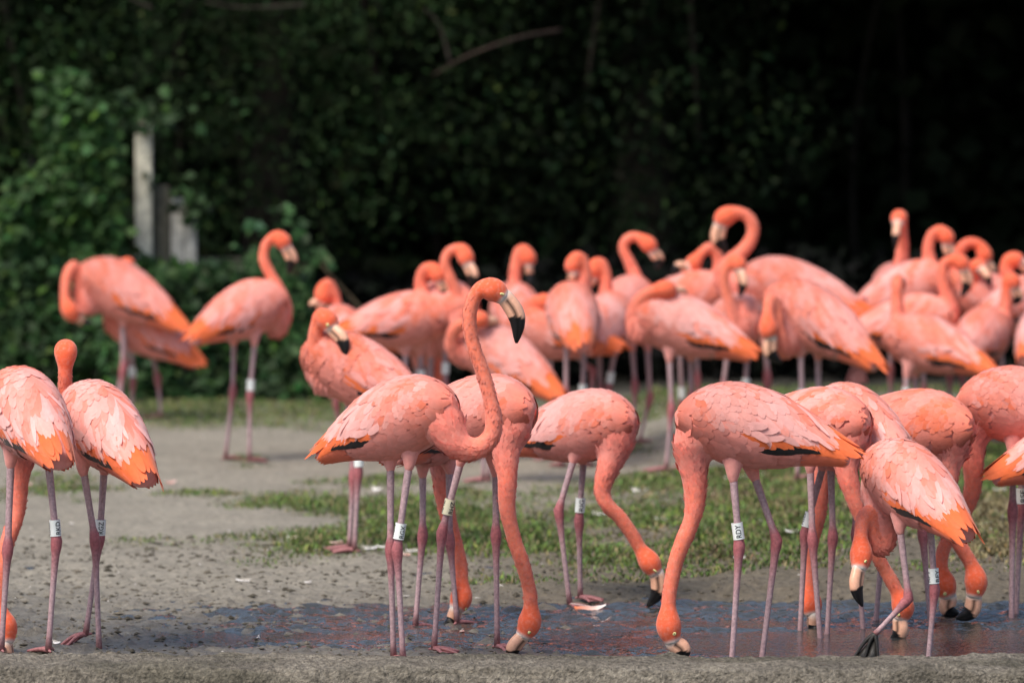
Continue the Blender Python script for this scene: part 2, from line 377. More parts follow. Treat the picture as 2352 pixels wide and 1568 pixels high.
        rr = k * np.array([.0115, .0112, .0105, .0098, .0095, .0100, .0135, .0165, .0155, .0115, .0092, .0083, .0080, .0079, .0082, .0100])
        LEGM_ = LEGM; cl = [LEGM] * 5 + [LEGM * .5 + ANKL * .5] + [ANKL] * 3 + [ANKL * .75 + LEGM * .25, ANKL * .35 + LEGM * .65] + [LEGM] * 3 + [LEGM * .7 + FOOTC * .3, FOOTC]
        lv, lf = tube(pth, rr, 10, up=(0.3, 1, 0)); cc = np.repeat(np.array(cl), 10, 0)
        legm.add(lv, lf, cc * rn.uniform(.9, 1.1)); legpaths.append((hp, ak, ft))
        # webbed foot: three toes with web between and a hind toe
        fd = np.array((math.cos(a), math.sin(a), 0)); gd = -.012; fcol = np.array((.018, .016, .014)) if muddy == i else FOOTC
        if len(L) > 5: fd = nrm(np.array(L[5]))
        lt = nrm(np.array((-fd[1], fd[0], 0)) if abs(fd[2]) < .6 else np.array((1., -.3, 0))); tips = []
        for q, ln in ((-.55, .075), (0, .088), (.55, .075)):
            e = fd * math.cos(q) + lt * math.sin(q); tipp = ft + e * ln * k; tipp[2] = ft[2] + (gd + .004 if not lifted else e[2] * ln * k - .02); tips.append(tipp)
            kn = ft + e * ln * k * .45; kn[2] = ft[2] + (.0 if not lifted else e[2] * .03)
            v_, f_ = tube(catmull([ft, kn, tipp], 4), np.linspace(.0085, .0035, 9) * k, 7); legm.add(v_, f_, fcol)
        for q in (0, 1):
            wv = [ft + (0, 0, -.002), tips[q] * .92 + ft * .08, tips[q] * .4 + tips[q + 1] * .4 + ft * .2, tips[q + 1] * .92 + ft * .08]
            wv2 = [x - np.array((0, 0, .003)) for x in wv]
            legm.add(wv + wv2, [(0, 1, 2, 3), (7, 6, 5, 4), (1, 0, 4, 5), (2, 1, 5, 6), (3, 2, 6, 7), (0, 3, 7, 4)], fcol * .8)
        v_, f_ = tube([ft, ft - fd * .02 * k + np.array((0, 0, -.004))], [.006 * k, .003 * k], 6); legm.add(v_, f_, FOOTC)
        feet.append(ft)
    base = np.mean(feet, 0); base[2] = min(x[2] for x in feet) - .012
    root = bpy.data.objects.new('flamingo', None); C.objects.link(root); root.location = base; root.empty_display_size = .1
    tag(root, label, 'flamingo', 'flamingos of the flock')
    tmp = link('tmp', mesh_from('tmp', np.vstack(mb.V) - base, mb.F))
    rm = tmp.modifiers.new('r', 'REMESH'); rm.mode = 'VOXEL'; rm.voxel_size = vox; rm.use_smooth_shade = True
    sm = tmp.modifiers.new('s', 'SMOOTH'); sm.factor = .5; sm.iterations = 8 if vox < .007 else 4
    PENDING.append((tmp, root, base, path, rad, sn - 0, sH, bbp, Mx, cw, k, tone, legm, hd, dark, vox))
    # --- plumage
    sal = SALM * (1 - tone * .25) + ORNG * tone * .25; pal = PALE * (1 - pale) + WHITE * pale
    if dark: sal = sal * (1 - dark) + ORNG * .8 * dark; pal = pal * (1 - dark) + SALM * dark
    def fin(mb_, nm):
        o_ = link(nm, mb_.mesh(nm, [M_FEATH], True), root); NV[o_.name] = np.vstack(NRM); NRM.clear()
    NV = {}; NRM.clear()
    sx = rn.random() * 50; vivid = rn.uniform(.93, 1.05)
    sal = sal * vivid; pal = np.minimum(pal * vivid, .9)
    def streak(u, th): return float(sstep(.28, .74, fbm(np.array([(u + .10 * th) * 26 + sx]), np.array([(.10 * th - u) * 5 + sx]), 2, 31))[0])
    for side in (1, -1):
        wm = MB()
        A = lambda *z, **kw: feather(wm, side, *z, r=rn, **kw)
        def place(): pass
        # hind flight feathers, black
        for i in range(5): A(-.01 - .022 * i, 1.92 - .065 * i + rn.uniform(-.04, .04), .12, .017, .02, BLACK, BLACK, lift=.006)
        # long orange greater coverts hanging below the pale ones
        for i in range(int(13 * dens)):
            q = i / (13 * dens); A(.03 - .22 * q, 1.58 - .36 * q + rn.uniform(-.06, .06), .115 + .015 * q, .020, .22 + rn.uniform(-.06, .06), ORNG * .95, ORNG * .8 + sal * .2, lift=.003)
        for i in range(int(9 * dens)):
            q = i / (9 * dens); A(-.10 - .10 * q, 1.35 - .8 * q + rn.uniform(-.06, .06), .12, .021, .12 + rn.uniform(-.05, .05), ORNG, ORNG * .65 + sal * .35, lift=.002)
        # long pale scapulars and tertials
        for row, (ua, n, l, t0, t1, alp) in enumerate([(-.125, 10, .11, .05, 1.1, .2), (-.09, 12, .11, .03, 1.15, .34), (-.055, 13, .11, .0, 1.18, .46), (-.02, 14, .105, -.02, 1.22, .56), (.015, 14, .095, -.02, 1.26, .62)]):
            n = int(n * dens * 1.15)
            for i in range(n):
                q = (i + rn.uniform(-.5, .5)) / n; uu = ua + rn.uniform(-.016, .016) - .02 * q; tt_ = t0 + (t1 - t0) * q
                ws = streak(uu, tt_) * .8 * (1 if row else .6) * rn.uniform(.7, 1.15); ws2 = min(1, ws + .2)
                A(uu, tt_, l * rn.uniform(.8, 1.15), .0115 + .004 * rn.random(), alp * (.65 + .6 * q) + rn.uniform(-.1, .1), sal * ws2 + pal * (1 - ws2), (sal * ws + pal * (1 - ws)) * rn.uniform(.98, 1.02) * (1 if row else .75) + (0 if row else 1) * .25 * ORNG, lift=.001 + .004 * rn.random(), curl=rn.uniform(-.2, .2))
        # lesser coverts, orange at the roots
        for row in range(7):
            ua = .04 + .019 * row; l = .070 - .0055 * row; n = int((12 + row) * dens)
            for i in range(n):
                q = (i + rn.uniform(-.4, .4)) / n; uu = ua + rn.uniform(-.01, .01); tt_ = -.02 + 1.4 * q
                ws = min(1, (.22 + .6 * streak(uu, tt_)) * rn.uniform(.6, 1.25)); co_ = sal * .8 + ORNG * .2
                A(uu, tt_, l * rn.uniform(.8, 1.2), .0115 * (1 - .04 * row), (.45 + .35 * q) + rn.uniform(-.15, .15), co_ * min(1, ws + .15) + pal * max(0, .85 - ws), co_ * ws + pal * (1 - ws), lift=.001 + .002 * rn.random(), curl=rn.uniform(-.1, .1))
        # loose, slightly lifted plumes that break the outline
        for i in range(5):
            A(-.02 - .13 * rn.random(), rn.uniform(.1, 1.2), rn.uniform(.09, .12), .008, rn.uniform(.1, .5), pal * .8 + sal * .2, pal, lift=rn.uniform(.008, .028), curl=rn.uniform(-.3, .3))
        for i in range(6):
            A(.02 - .10 * rn.random(), rn.uniform(1.3, 1.7), rn.uniform(.06, .09), .011, rn.uniform(-.2, .3), DULL * .5 + pal * .5, pal, lift=rn.uniform(.008, .03), curl=rn.uniform(-.4, .4))
        fin(wm, 'wing')
        # breast and flank down
        fm = MB()
        for row in range(9):
            ua = .185 - .034 * row; n = int(12 * dens)
            for i in range(n):
                q = (i + rn.uniform(-.35, .35)) / n; cc = DULL * (.85 + .25 * rn.random()) * .55 + sal * .45
                if row < 3: cc = cc * .4 + sal * .6
                thq = (1.42 if row > 1 else .15) + (2.95 - (1.42 if row > 1 else .15)) * q
                feather(fm, side, ua + rn.uniform(-.01, .01), thq, (.036 + .022 * (row > 2) + .01 * (row > 4)) * rn.uniform(.8, 1.2), .011 + .004 * (row > 3), (.05 + rn.uniform(-.2, .2)) * (1 if thq < 2 else -1), cc, cc * .75 + pal * .25, lift=-.0015 + .002 * rn.random(), r=rn)
        fin(fm, 'flank_plumage'); root.children[-1]['kind'] = 'stuff'
    tm = MB()
    for i in range(11):
        q = (i / 10 - .5) * 2; sd = 1 if q >= 0 else -1
        feather(tm, sd, -.195 - .02 * rn.random(), .15 + 1.0 * abs(q), .09 + .055 * rn.random(), .017, .02 + .12 * rn.uniform(-1, 1), ORNG * .95, ORNG * .7 + sal * .3, lift=rn.uniform(0, .025), r=rn)
    for i in range(9):
        q = (i / 8 - .5) * 2; sd = 1 if q >= 0 else -1
        feather(tm, sd, -.17, 1.5 + 1.2 * abs(q), .125, .02, -.02, sal, ORNG * .6 + sal * .4, lift=.001, r=rn)
    fin(tm, 'tail')
    for o_ in [x for x in root.children if x.name.split('.')[0] in ('wing', 'tail', 'flank_plumage')]:
        me = o_.data; n = len(me.vertices); co = np.empty(n * 3, np.float32); me.vertices.foreach_get('co', co)
        me.vertices.foreach_set('co', (W(co.reshape(-1, 3)) - base).astype(np.float32).ravel()); me.update()
        nv = NV[o_.name] @ Mx; nv /= np.linalg.norm(nv, axis=1)[:, None] + 1e-9; me.normals_split_custom_set_from_vertices(nv.tolist())
    # --- bill
    bt = tp - bbp; bl = np.linalg.norm(bt); bdir = bt / bl
    out = f - bdir * (f @ bdir)
    if np.linalg.norm(out) < .12: out = np.array((0, 0, 1.)) - bdir * bdir[2]
    out = nrm(out); ln = max(bl, .075 * k)
    tipp = bbp + bdir * bl
    bp = catmull([bbp - f * .018 * k, bbp + out * .002, bbp + bdir * bl * .33 + out * .018 * k, bbp + bdir * bl * .62 + out * .017 * k, tipp], 6)
    tt = np.linspace(0, 1, len(bp)); br = np.interp(tt, [0, .25, .45, .62, .8, .93, 1], [.0215, .0245, .026, .0245, .0185, .0105, .0035]) * k
    n_ = 16; bv, bf = tube(bp, br, n_, flat=.72, up=out)
    ang = np.arange(n_); lip = np.isin(ang % n_, (3, 13))
    cols = np.zeros((len(bp), n_, 3))
    for i, t_ in enumerate(tt):
        base_c = SKINW + (np.array((.78, .42, .28)) - SKINW) * sstep(.14, .32, t_)
        for j in range(n_):
            edge = .60 + .06 * math.cos(2 * math.pi * j / n_)
            cols[i, j] = BLACK if t_ > edge else base_c
    bv = bv.reshape(len(bp), n_, 3); cen = bv.mean(1, keepdims=True)
    for j in (4, 12):
        sel = (tt > .25) & (tt < .97); bv[sel, j] = cen[sel, 0] + (bv[sel, j] - cen[sel, 0]) * .86; cols[sel, j] = cols[sel, j] * .12
    bm_ = MB(); bm_.add(bv.reshape(-1, 3), bf, cols.reshape(-1, 3))
    link('bill', bm_.mesh('bill', [M_BILL], True, base), root)
    if eye:
        latv = nrm(np.cross(f, out))
        for sd in (1, -1):
            ec = hd + f * .020 * k + out * .009 * k + latv * sd * .0265 * k
            em = MB(); N1, N2 = 8, 12
            V = []; cl = []
            for i in range(N1 + 1):
                ph = math.pi / 2 * i / N1
                for j in range(N2):
                    q = 2 * math.pi * j / N2
                    V.append(ec + .0064 * k * (latv * sd * math.cos(ph) * .8 + (f * math.cos(q) + out * math.sin(q)) * math.sin(ph)))
                    cl.append(BLACK if i < 2 else (np.array((.72, .66, .28)) if i < 7 else np.array((.30, .22, .12))))
            F = [(i * N2 + j, i * N2 + (j + 1) % N2, (i + 1) * N2 + (j + 1) % N2, (i + 1) * N2 + j) for i in range(N1) for j in range(N2)]
            em.add(V, F, np.array(cl)); link('eye', em.mesh('eye', [M_EYE], True, base), root)
    # --- leg band
    if band:
        li, tpos, txt, phi, aged = band; hp, ak, ft = legpaths[li]
        ax = nrm(hp - ak); cpt = ak + (hp - ak) * (1 - tpos); tilt = nrm(ax + np.array((rn.uniform(-.06, .06), 0, 0)))
        e1 = nrm(np.cross(tilt, (0, 1, 0))); e2 = nrm(np.cross(tilt, e1))
        if e2[1] > 0: e2 = -e2; 
        e1 = np.cross(tilt, e2) * -1
        if e1[0] < 0: e1 = -e1
        Rb = .0158 * k; Hb = .046 * k; n_ = 32; V = []
        for rr_, zz in ((Rb, -.5), (Rb, .5), (Rb - .0016, .5), (Rb - .0016, -.5)):
            for j in range(n_):
                q = 2 * math.pi * j / n_; V.append(cpt + tilt * zz * Hb + rr_ * (e1 * math.sin(q) + e2 * math.cos(q)))
        F = [(i * n_ + j, i * n_ + (j + 1) % n_, ((i + 1) % 4) * n_ + (j + 1) % n_, ((i + 1) % 4) * n_ + j) for i in range(4) for j in range(n_)]
        bo = link('leg_band', mesh_from('leg_band', np.array(V) - base, F, None, False, [M_BANDC if aged else M_BAND]), root)
        if txt:
            tv, tf_ = text_mesh(txt); mb2 = MB()
            for cpy in range(3):
                ph0 = R(phi) + cpy * 2 * math.pi / 3
                zc_ = tv[:, 0] * .036 * k; q = ph0 - tv[:, 1] * .0150 * k / Rb
                mb2.add(cpt + zc_[:, None] * tilt + (Rb + .0005) * (np.sin(q)[:, None] * e1 + np.cos(q)[:, None] * e2), tf_)
            link('lettering', mesh_from('lettering', np.vstack(mb2.V) - base, mb2.F, None, False, [M_INK]), bo)
    return root
def finish_bodies():
    bpy.context.view_layer.update(); dg = bpy.context.evaluated_depsgraph_get()
    for tmp, root, base, path, rad, sn, sH, bbp, Mx, cw, k, tone, legm, hd, dark, vox_ in PENDING:
        me = bpy.data.meshes.new_from_object(tmp.evaluated_get(dg)); n = len(me.vertices)
        co = np.empty(n * 3, np.float32); me.vertices.foreach_get('co', co); co = co.reshape(-1, 3).astype(float) + base
        d = np.full(n, 9.); ii = np.zeros(n, int)
        for i0 in range(0, n, 8000):
            D = np.linalg.norm(co[i0:i0 + 8000, None] - path[None], axis=2) / rad[None]; j = D.argmin(1); ii[i0:i0 + 8000] = j; d[i0:i0 + 8000] = D[np.arange(len(j)), j]
        loc = (co - cw) @ np.linalg.inv(Mx); sv = sn[ii]
        # soften the join of neck and breast
        ed = np.empty(len(me.edges) * 2, np.int32); me.edges.foreach_get('vertices', ed); ed = ed.reshape(-1, 2); deg = np.bincount(ed.ravel(), minlength=n)[:, None] + 1e-9
        wj = (np.exp(-((sv + .03) / .075)**2) * sstep(3.2, 1.6, d))[:, None] * .9; nc = co.copy()
        for _ in range(40):
            acc = np.zeros_like(nc)
            for q in range(3): acc[:, q] = np.bincount(ed[:, 0], nc[ed[:, 1], q], n) + np.bincount(ed[:, 1], nc[ed[:, 0], q], n)
            nc = nc + (acc / deg - nc) * wj
        co = nc; me.vertices.foreach_set('co', (co - base).astype(np.float32).ravel()); me.update()
        onneck = sstep(1.45, 1.1, d) * sstep(-.02, .09, sv)
        cb = np.tile(DULL, (n, 1)); fr = sstep(.02, .17, loc[:, 0])[:, None]; cb = cb + (SALM * .95 - cb) * fr * .8
        cn = CORAL + (ORNG * .55 + CORAL * .4 - CORAL) * (sstep(.25, .6, sv / max(sH, .2)) * .5)[:, None]
        if dark: cn = cn * (1 - dark) + HEADC * dark
        hdw = sstep(sH - .10, sH - .02, sv)[:, None]; cn = cn + (HEADC - cn) * hdw * .85
        c = cb + (cn - cb) * onneck[:, None]
        mot = vnoise(co[:, 0] * 160 + co[:, 1] * 90, co[:, 2] * 120, 5)[:, None]; c = c + (PALE * .9 - c) * .20 * mot * (1 - hdw * .7)
        lor = sstep(.033, .021, np.linalg.norm(co - bbp, axis=1) / k)[:, None]; c = c + (SKINW - c) * lor
        set_col(me, np.clip(c, .01, .9)); me.materials.clear(); me.materials.append(M_PLUM); me.materials.append(M_LEG)
        me.polygons.foreach_set('material_index', np.zeros(len(me.polygons), np.int32)); me.polygons.foreach_set('use_smooth', np.ones(len(me.polygons), bool))
        # small overlapping feathers over breast and neck, tips toward the body
        nf_ = 1500 if vox_ < .007 else 500; r_ = np.random.default_rng(int(abs(cw[0]) * 1000)); vn = np.empty(n * 3, np.float32); me.vertices.foreach_get('normal', vn); vn = vn.reshape(-1, 3).astype(float)
        Tg = np.gradient(path, axis=0); Tg /= np.linalg.norm(Tg, axis=1)[:, None] + 1e-9
        cand = np.where((d < 1.6) & (sv > -.09) & (sv < sH - .05))[0]
        cand = cand[r_.random(len(cand)) < np.minimum(sstep(-.09, -.01, sv[cand]), sstep(1.6, 1.15, d[cand]))]
        if len(cand) > 50:
            pk = r_.choice(cand, min(nf_, len(cand)), replace=False); nn = vn[pk]; dr = -Tg[ii[pk]]; dr = dr - nn * np.sum(dr * nn, 1)[:, None] + r_.normal(size=(len(pk), 3)) * .12; dr /= np.linalg.norm(dr, axis=1)[:, None] + 1e-9
            sd = np.cross(nn, dr); ln = ((.013 + .017 * sstep(.22, -.05, sv[pk])) * k * r_.uniform(.7, 1.25, len(pk)))[:, None]; wd = ln * .30; p0 = co[pk] - base - nn * .0012
            lf = (.0003 + .0011 * r_.random((len(pk), 1)) * sstep(-.05, .06, sv[pk])[:, None])
            V = np.stack([p0 - sd * wd * .5, p0 + sd * wd * .5, p0 + dr * ln * .6 + sd * wd + nn * lf, p0 + dr * ln * .6 - sd * wd + nn * lf, p0 + dr * ln + nn * (lf + .0008)], 1).reshape(-1, 3)
            bi = np.arange(len(pk))[:, None] * 5; Fn = np.concatenate([bi + np.array([[0, 2, 1]]), bi + np.array([[0, 3, 2]]), bi + np.array([[3, 4, 2]])]).astype(np.int32)
            cc = c[pk] * r_.uniform(.88, 1.08, (len(pk), 1)); tw = (.35 * sstep(-.04, .10, sv[pk]))[:, None]; cc = np.stack([cc, cc, cc * (1 - tw * .6) + PALE * tw * .6, cc * (1 - tw * .6) + PALE * tw * .6, cc * (1 - tw) + PALE * tw], 1).reshape(-1, 3)
            nm_ = mesh_from('neck_plumage', V, Fn, np.clip(cc, .01, .9), True, [M_FEATH]); nm_.normals_split_custom_set_from_vertices(np.repeat(nn, 5, 0).tolist()); link('neck_plumage', nm_, root)['kind'] = 'stuff'
        # join the bare legs to the body so the figure is one mesh
        lm = legm.mesh('legs', [M_PLUM, M_LEG], True, base); lm.polygons.foreach_set('material_index', np.ones(len(lm.polygons), np.int32))
        bm = bmesh.new(); bm.from_mesh(me); bm.from_mesh(lm); out = bpy.data.meshes.new('body'); bm.to_mesh(out); bm.free()
        out.materials.append(M_PLUM); out.materials.append(M_LEG)
        link('body', out, root)
    for p in PENDING: bpy.data.objects.remove(p[0])

BG = dict(vox=.0085, dens=.8, eye=False)
# ---- the front row along the kerb
flamingo('pale flamingo with band RKD, rump turned to the kerb, feeding between its legs', 1512, (58, 950), 115, 22,
  [(48, 1035, .10), (43, 1110, .09), (38, 1180, .08), (17, 1245, .06), (2, 1315, .05), (-2, 1385, .05), (12, 1440, .05)], (14, 1478, .04), (10, 1525, .0),
  [((25, 1052), (18, 1257), (3, 1514), -.03), ((110, 1052), (130, 1242), (111, 1514), -.03)], pale=.95, tone=.3, band=(1, .84, 'RKD', 38, 0), k=1.03)
flamingo('pale flamingo with band RGZ stepping along the kerb, head up and turned away', 1492, (232, 980), 124, 27,
  [(150, 1035, .20), (138, 1020, .27), (143, 960, .27), (149, 900, .22), (150, 850, .2), (151, 806, .21)], (151, 812, .26), (151, 850, .32),
  [((190, 1070), (218, 1238), (228, 1494), -.05, 0, (-1, -.05, -.08)), ((240, 1068), (229, 1234), (197, 1455), .03, 1, (-1, -.1, -.25))], pale=.9, tone=.35, band=(1, .86, 'RGZ', 12, 0))
flamingo('flamingo with band RGX standing tall with its neck raised in an S', 1538, (922, 964), -34, 21,
  [(1042, 1015), (1072, 1031), (1105, 1025), (1129, 1000), (1134, 965), (1124, 908), (1107, 850), (1088, 795), (1078, 742), (1084, 697), (1102, 668), (1133, 666)], (1160, 686), (1186, 788),
  [((941, 1058), (912, 1262), (926, 1538), -.05), ((897, 1058), (897, 1260), (904, 1536), .01)], ndy=-.10, pale=.75, tone=.6, band=(0, .79, 'RGX', 32, 0), vox=.005, dens=1.15)
flamingo('flamingo with cream band RHZ bending right to feed beside the tall one', 1500, (1105, 955), -38, 14,
  [(1162, 1030, -.10), (1165, 1095, -.12), (1165, 1165, -.12), (1180, 1235, -.11), (1199, 1290, -.10), (1214, 1345, -.08), (1219, 1385, -.07), (1216, 1430, -.06)], (1199, 1464, -.06), (1180, 1522, -.05),
  [((1061, 1050), (1015, 1222), (997, 1508), -.06), ((1139, 1075), (1139, 1226), (1142, 1508), .05)], pale=.35, tone=.7, band=(0, .66, 'RHZ', 38, 1), vox=.0055, dens=1.15)
flamingo('flamingo feeding in the mud behind the legs of the RHZ bird', 1432, (1000, 985), 62, 12,
  [(1020, 1075, .1), (1020, 1130, .1), (1028, 1180, .09), (1043, 1235, .08), (1058, 1295, .06), (1060, 1340, .05), (1059, 1374, .04)], (1045, 1402, .03), (1016, 1437, .0),
  [((971, 1075), (971, 1226), (954, 1430), -.05), ((1032, 1075), (1033, 1240), (1050, 1432), .0)], tone=.9, pale=.2, dark=.2)
flamingo('flamingo with band RDY wading left, wing tips crossed over its tail, bill in the pool', 1512, (1712, 982), 176, 14,
  [(1592, 1060), (1596, 1115), (1595, 1165), (1585, 1205), (1566, 1250), (1552, 1290), (1542, 1335), (1536, 1380), (1536, 1437)], (1546, 1474), (1556, 1522),
  [((1683, 1085), (1698, 1252), (1678, 1510), -.045), ((1728, 1080), (1784, 1240), (1744, 1510), .045)], pale=.6, tone=.7, band=(0, .80, 'RDY', 2, 0), vox=.005, dens=1.15, k=1.06)
flamingo('flamingo with band RFY curling its neck low and lifting a mud-blackened foot', 1505, (2086, 1112), 126, 26,
  [(2030, 1190, .06), (2036, 1235, .06), (2020, 1255, .05), (2006, 1225, .04), (1998, 1180, .03), (1984, 1190, .02), (1977, 1230, .0), (1978, 1275, -.02)], (1972, 1312, -.04), (1981, 1392, -.05),
  [((2066, 1205), (2087, 1374), (2010, 1455), -.06, 1, (-.5, -.1, -1)), ((2136, 1200), (2147, 1352), (2128, 1512), -.02)], pale=.6, tone=.55, band=(1, .80, 'RFY', 42, 0), k=.97, vox=.0055, dens=1.1, muddy=0)
flamingo('flamingo bending right into the water in front of the white-backed one', 1460, (1868, 982), -30, 12,
  [(1942, 1050, -.08), (1949, 1100, -.09), (1966, 1155, -.09), (1987, 1210, -.08), (2012, 1270, -.07), (2037, 1315, -.05), (2060, 1358, -.04), (2074, 1394, -.04)], (2066, 1424, -.04), (2042, 1474, -.03),
  [((1861, 1068), (1866, 1238), (1887, 1464), -.05), ((1908, 1065), (1913, 1232), (1898, 1456), .05)], pale=.5, tone=.6)
flamingo('white-backed flamingo feeding behind the bird that bends into the water', 1446, (1962, 978), 122, 20,
  [(1893, 1065, .14), (1884, 1120, .13), (1880, 1180, .12), (1866, 1240, .1), (1857, 1300, .08), (1857, 1345, .06), (1863, 1388, .05)], (1868, 1415, .04), (1876, 1450, .02),
  [((1893, 1060), (1849, 1222), (1836, 1450), -.03), ((1962, 1060), (1966, 1226), (1985, 1450), .03)], pale=1.0, tone=.4, band=(0, .82, 'RID', 40, 0))
flamingo('deep orange flamingo feeding past the tail of the RFY bird', 1428, (2100, 985), -25, 6,
  [(2178, 1060, -.05), (2174, 1120, -.06), (2170, 1180, -.06), (2186, 1220, -.05), (2210, 1260, -.04), (2232, 1298, -.03), (2242, 1336, -.03)], (2236, 1372, -.03), (2196, 1420, -.03),
  [((2112, 1075), (2119, 1222), (2141, 1430), -.05), ((2040, 1075), (2030, 1215), (2009, 1424), .05)], pale=.15, tone=.9, dark=.25, k=1.03)
flamingo('large flamingo at the grass edge curving its long neck down to feed', 1415, (2345, 935), 176, 8,
  [(2236, 1015), (2236, 1070), (2233, 1125), (2216, 1175), (2188, 1220), (2167, 1262), (2161, 1305), (2170, 1342)], (2180, 1372), (2203, 1410),
  [((2326, 1030), (2326, 1172), (2323, 1415), -.05), ((2347, 1030), (2346, 1165), (2332, 1413), .04)], pale=.3, tone=.7, dark=.12, band=(1, .80, 'RSE', 10, 0), k=1.05)
flamingo('flamingo at the edge with only its orange tail tip showing', 1424, (2490, 1030), 4, 16,
  [(2600, 1100), (2615, 1160), (2620, 1220), (2625, 1280), (2630, 1340), (2635, 1375)], (2640, 1400), (2625, 1440),
  [((2480, 1120), (2478, 1240), (2470, 1424)), ((2500, 1120), (2510, 1235), (2520, 1420))], tone=.8, dens=.9)
flamingo('flamingo with band RIG reaching right over the mud, black bill tip just above it', 1388, (1345, 982), -36, 14,
  [(1408, 1045, -.09), (1391, 1090, -.1), (1384, 1130, -.1), (1396, 1160, -.1), (1424, 1188, -.09), (1450, 1224, -.08), (1471, 1260, -.07), (1493, 1292, -.07)], (1508, 1320, -.07), (1486, 1392, -.06),
  [((1319, 1050), (1283, 1172), (1309, 1388), -.05), ((1341, 1050), (1330, 1194), (1333, 1390), .04)], pale=.6, tone=.6, band=(1, .76, 'RIG', 15, 0))
# ---- birds on the sand
flamingo('preening flamingo with its bill tucked to the breast beside grass', 1275, (812, 852), 164, 26,
  [(744, 880, .0), (731, 850, -.01), (725, 805, -.01), (725, 765, -.02), (735, 730, -.03), (752, 735, -.05)], (764, 757, -.06), (793, 824, -.09),
  [((800, 920), (812, 1092), (802, 1268), .05), ((826, 925), (823, 1082), (814, 1277), -.04)], tone=.75, pale=.2, band=(1, .83, None, 0, 0), dens=.9, vox=.0075, k=1.04)
flamingo('flamingo seen end on behind the preening bird, neck hooked over to the left', 1057, (784, 772), 100, 20,
  [(770, 760, .14), (772, 715, .14), (768, 675, .13), (754, 652, .12), (741, 662, .11), (740, 682, .1)], (736, 695, .1), (730, 712, .1),
  [((770, 848), (772, 925), (788, 1056)), ((800, 848), (802, 925), (808, 1052))], tone=.5, pale=.4, **BG)
flamingo('lone upright flamingo on the sand with a white band and lifted orange tail', 1082, (568, 714), 38, 20,
  [(636, 758), (653, 733), (655, 700), (642, 664), (620, 628), (606, 594), (611, 562), (632, 545), (649, 554)], (658, 572), (660, 630),
  [((585, 782), (574, 906), (573, 1082), -.05), ((537, 782), (535, 899), (518, 1078), .03)], tone=.6, pale=.5, band=(0, .82, None, 0, 0), **BG)
flamingo('flamingo preening before the ivy hedge with neck folded back on itself', 1000, (272, 668), 168, 28,
  [(208, 702, .0), (192, 704, -.02), (184, 680, -.02), (182, 645, -.02), (170, 612, -.04), (154, 635, -.07), (150, 685, -.09), (162, 716, -.10)], (176, 728, -.07), (210, 742, -.07),
  [((282, 738), (283, 848), (272, 1004), -.02), ((287, 738), (288, 838), (252, 994), .05)], tone=.8, pale=.15, dark=.1, k=1.1, **BG)
flamingo('flamingo half hidden behind the hedge-side preener, tail drooping', 995, (330, 757), 163, 28,
  [(258, 745, .05), (254, 705, .08), (262, 660, .1), (280, 620, .1), (292, 608, .1)], (300, 615, .1), (304, 650, .12),
  [((302, 800), (305, 876), (302, 994), -.02), ((345, 797), (362, 867), (370, 992), .05)], tone=.8, pale=.3, band=(0, .7, None, 0, 0), **BG)
# ---- the packed flock behind
flamingo('flamingo with pale tail and small coiled neck at the edge of the flock', 1092, (928, 738), 18, 10,
  [(975, 715, .06), (972, 680, .06), (966, 645, .06), (975, 620, .05), (992, 616, .05), (1006, 632, .04)], (1012, 648, .04), (1010, 690, .04),
  [((931, 815), (931, 900), (929, 1092), -.03), ((966, 815), (967, 895), (968, 1088), .05)], tone=.4, pale=.6, band=(1, .6, None, 0, 0), **BG)
flamingo('flamingo facing out of the flock with a full round breast and looped neck', 1085, (1012, 712), -42, 14,
  [(1046, 755, -.12), (1061, 725, -.13), (1055, 685, -.12), (1034, 640, -.12), (1022, 602, -.12), (1034, 577, -.12), (1060, 572, -.13), (1070, 592, -.14)], (1076, 612, -.15), (1077, 660, -.16),
  [((1022, 800), (1024, 890), (1022, 1085), -.04), ((990, 805), (990, 895), (985, 1080), .03)], tone=.55, pale=.4, band=(0, .5, None, 0, 0), **BG)
flamingo('flamingo with its neck dropped straight down at the flock edge', 1062, (990, 760), 35, 8,
  [(1012, 800, .1), (1014, 830, .1), (1010, 870, .1), (1006, 920, .1), (1004, 960, .1), (1006, 985, .1)], (1008, 1005, .1), (1000, 1045, .1),
  [((955, 830), (956, 900), (954, 1060)), ((980, 835), (982, 905), (985, 1062))], tone=.8, pale=.2, dark=.2, **BG)
flamingo('preening flamingo behind the tall one, neck folded over its back', 1128, (1150, 822), 152, 28,
  [(1058, 820, .02), (1042, 800, .0), (1039, 772, -.02), (1053, 748, -.04), (1078, 738, -.06), (1102, 733, -.08)], (1114, 738, -.05), (1134, 752, .02),
  [((1108, 900), (1110, 965), (1110, 1130), -.03), ((1126, 900), (1128, 962), (1122, 1122), .04)], tone=.75, pale=.3, dark=.08, **BG)
flamingo('flamingo facing into the dark grove, neck hooked to the right', 1045, (1185, 716), 100, 14,
  [(1180, 690, .15), (1182, 655, .15), (1184, 618, .15), (1190, 582, .15), (1203, 573, .15), (1214, 594, .15)], (1215, 610, .15), (1217, 652, .13),
  [((1170, 790), (1172, 870), (1172, 1042)), ((1205, 790), (1205, 870), (1208, 1046))], tone=.45, pale=.5, **BG)
flamingo('flamingo with bill buried in its back, one leg crooked', 1080, (1262, 765), 165, 10,
  [(1206, 745, .0), (1208, 715, .0), (1222, 698, -.01), (1242, 692, -.03), (1256, 694, -.05)], (1266, 702, -.02), (1280, 722, .04),
  [((1264, 815), (1267, 905), (1270, 1085), -.02), ((1302, 800), (1362, 850), (1350, 1075), .05)], tone=.55, pale=.5, **BG)
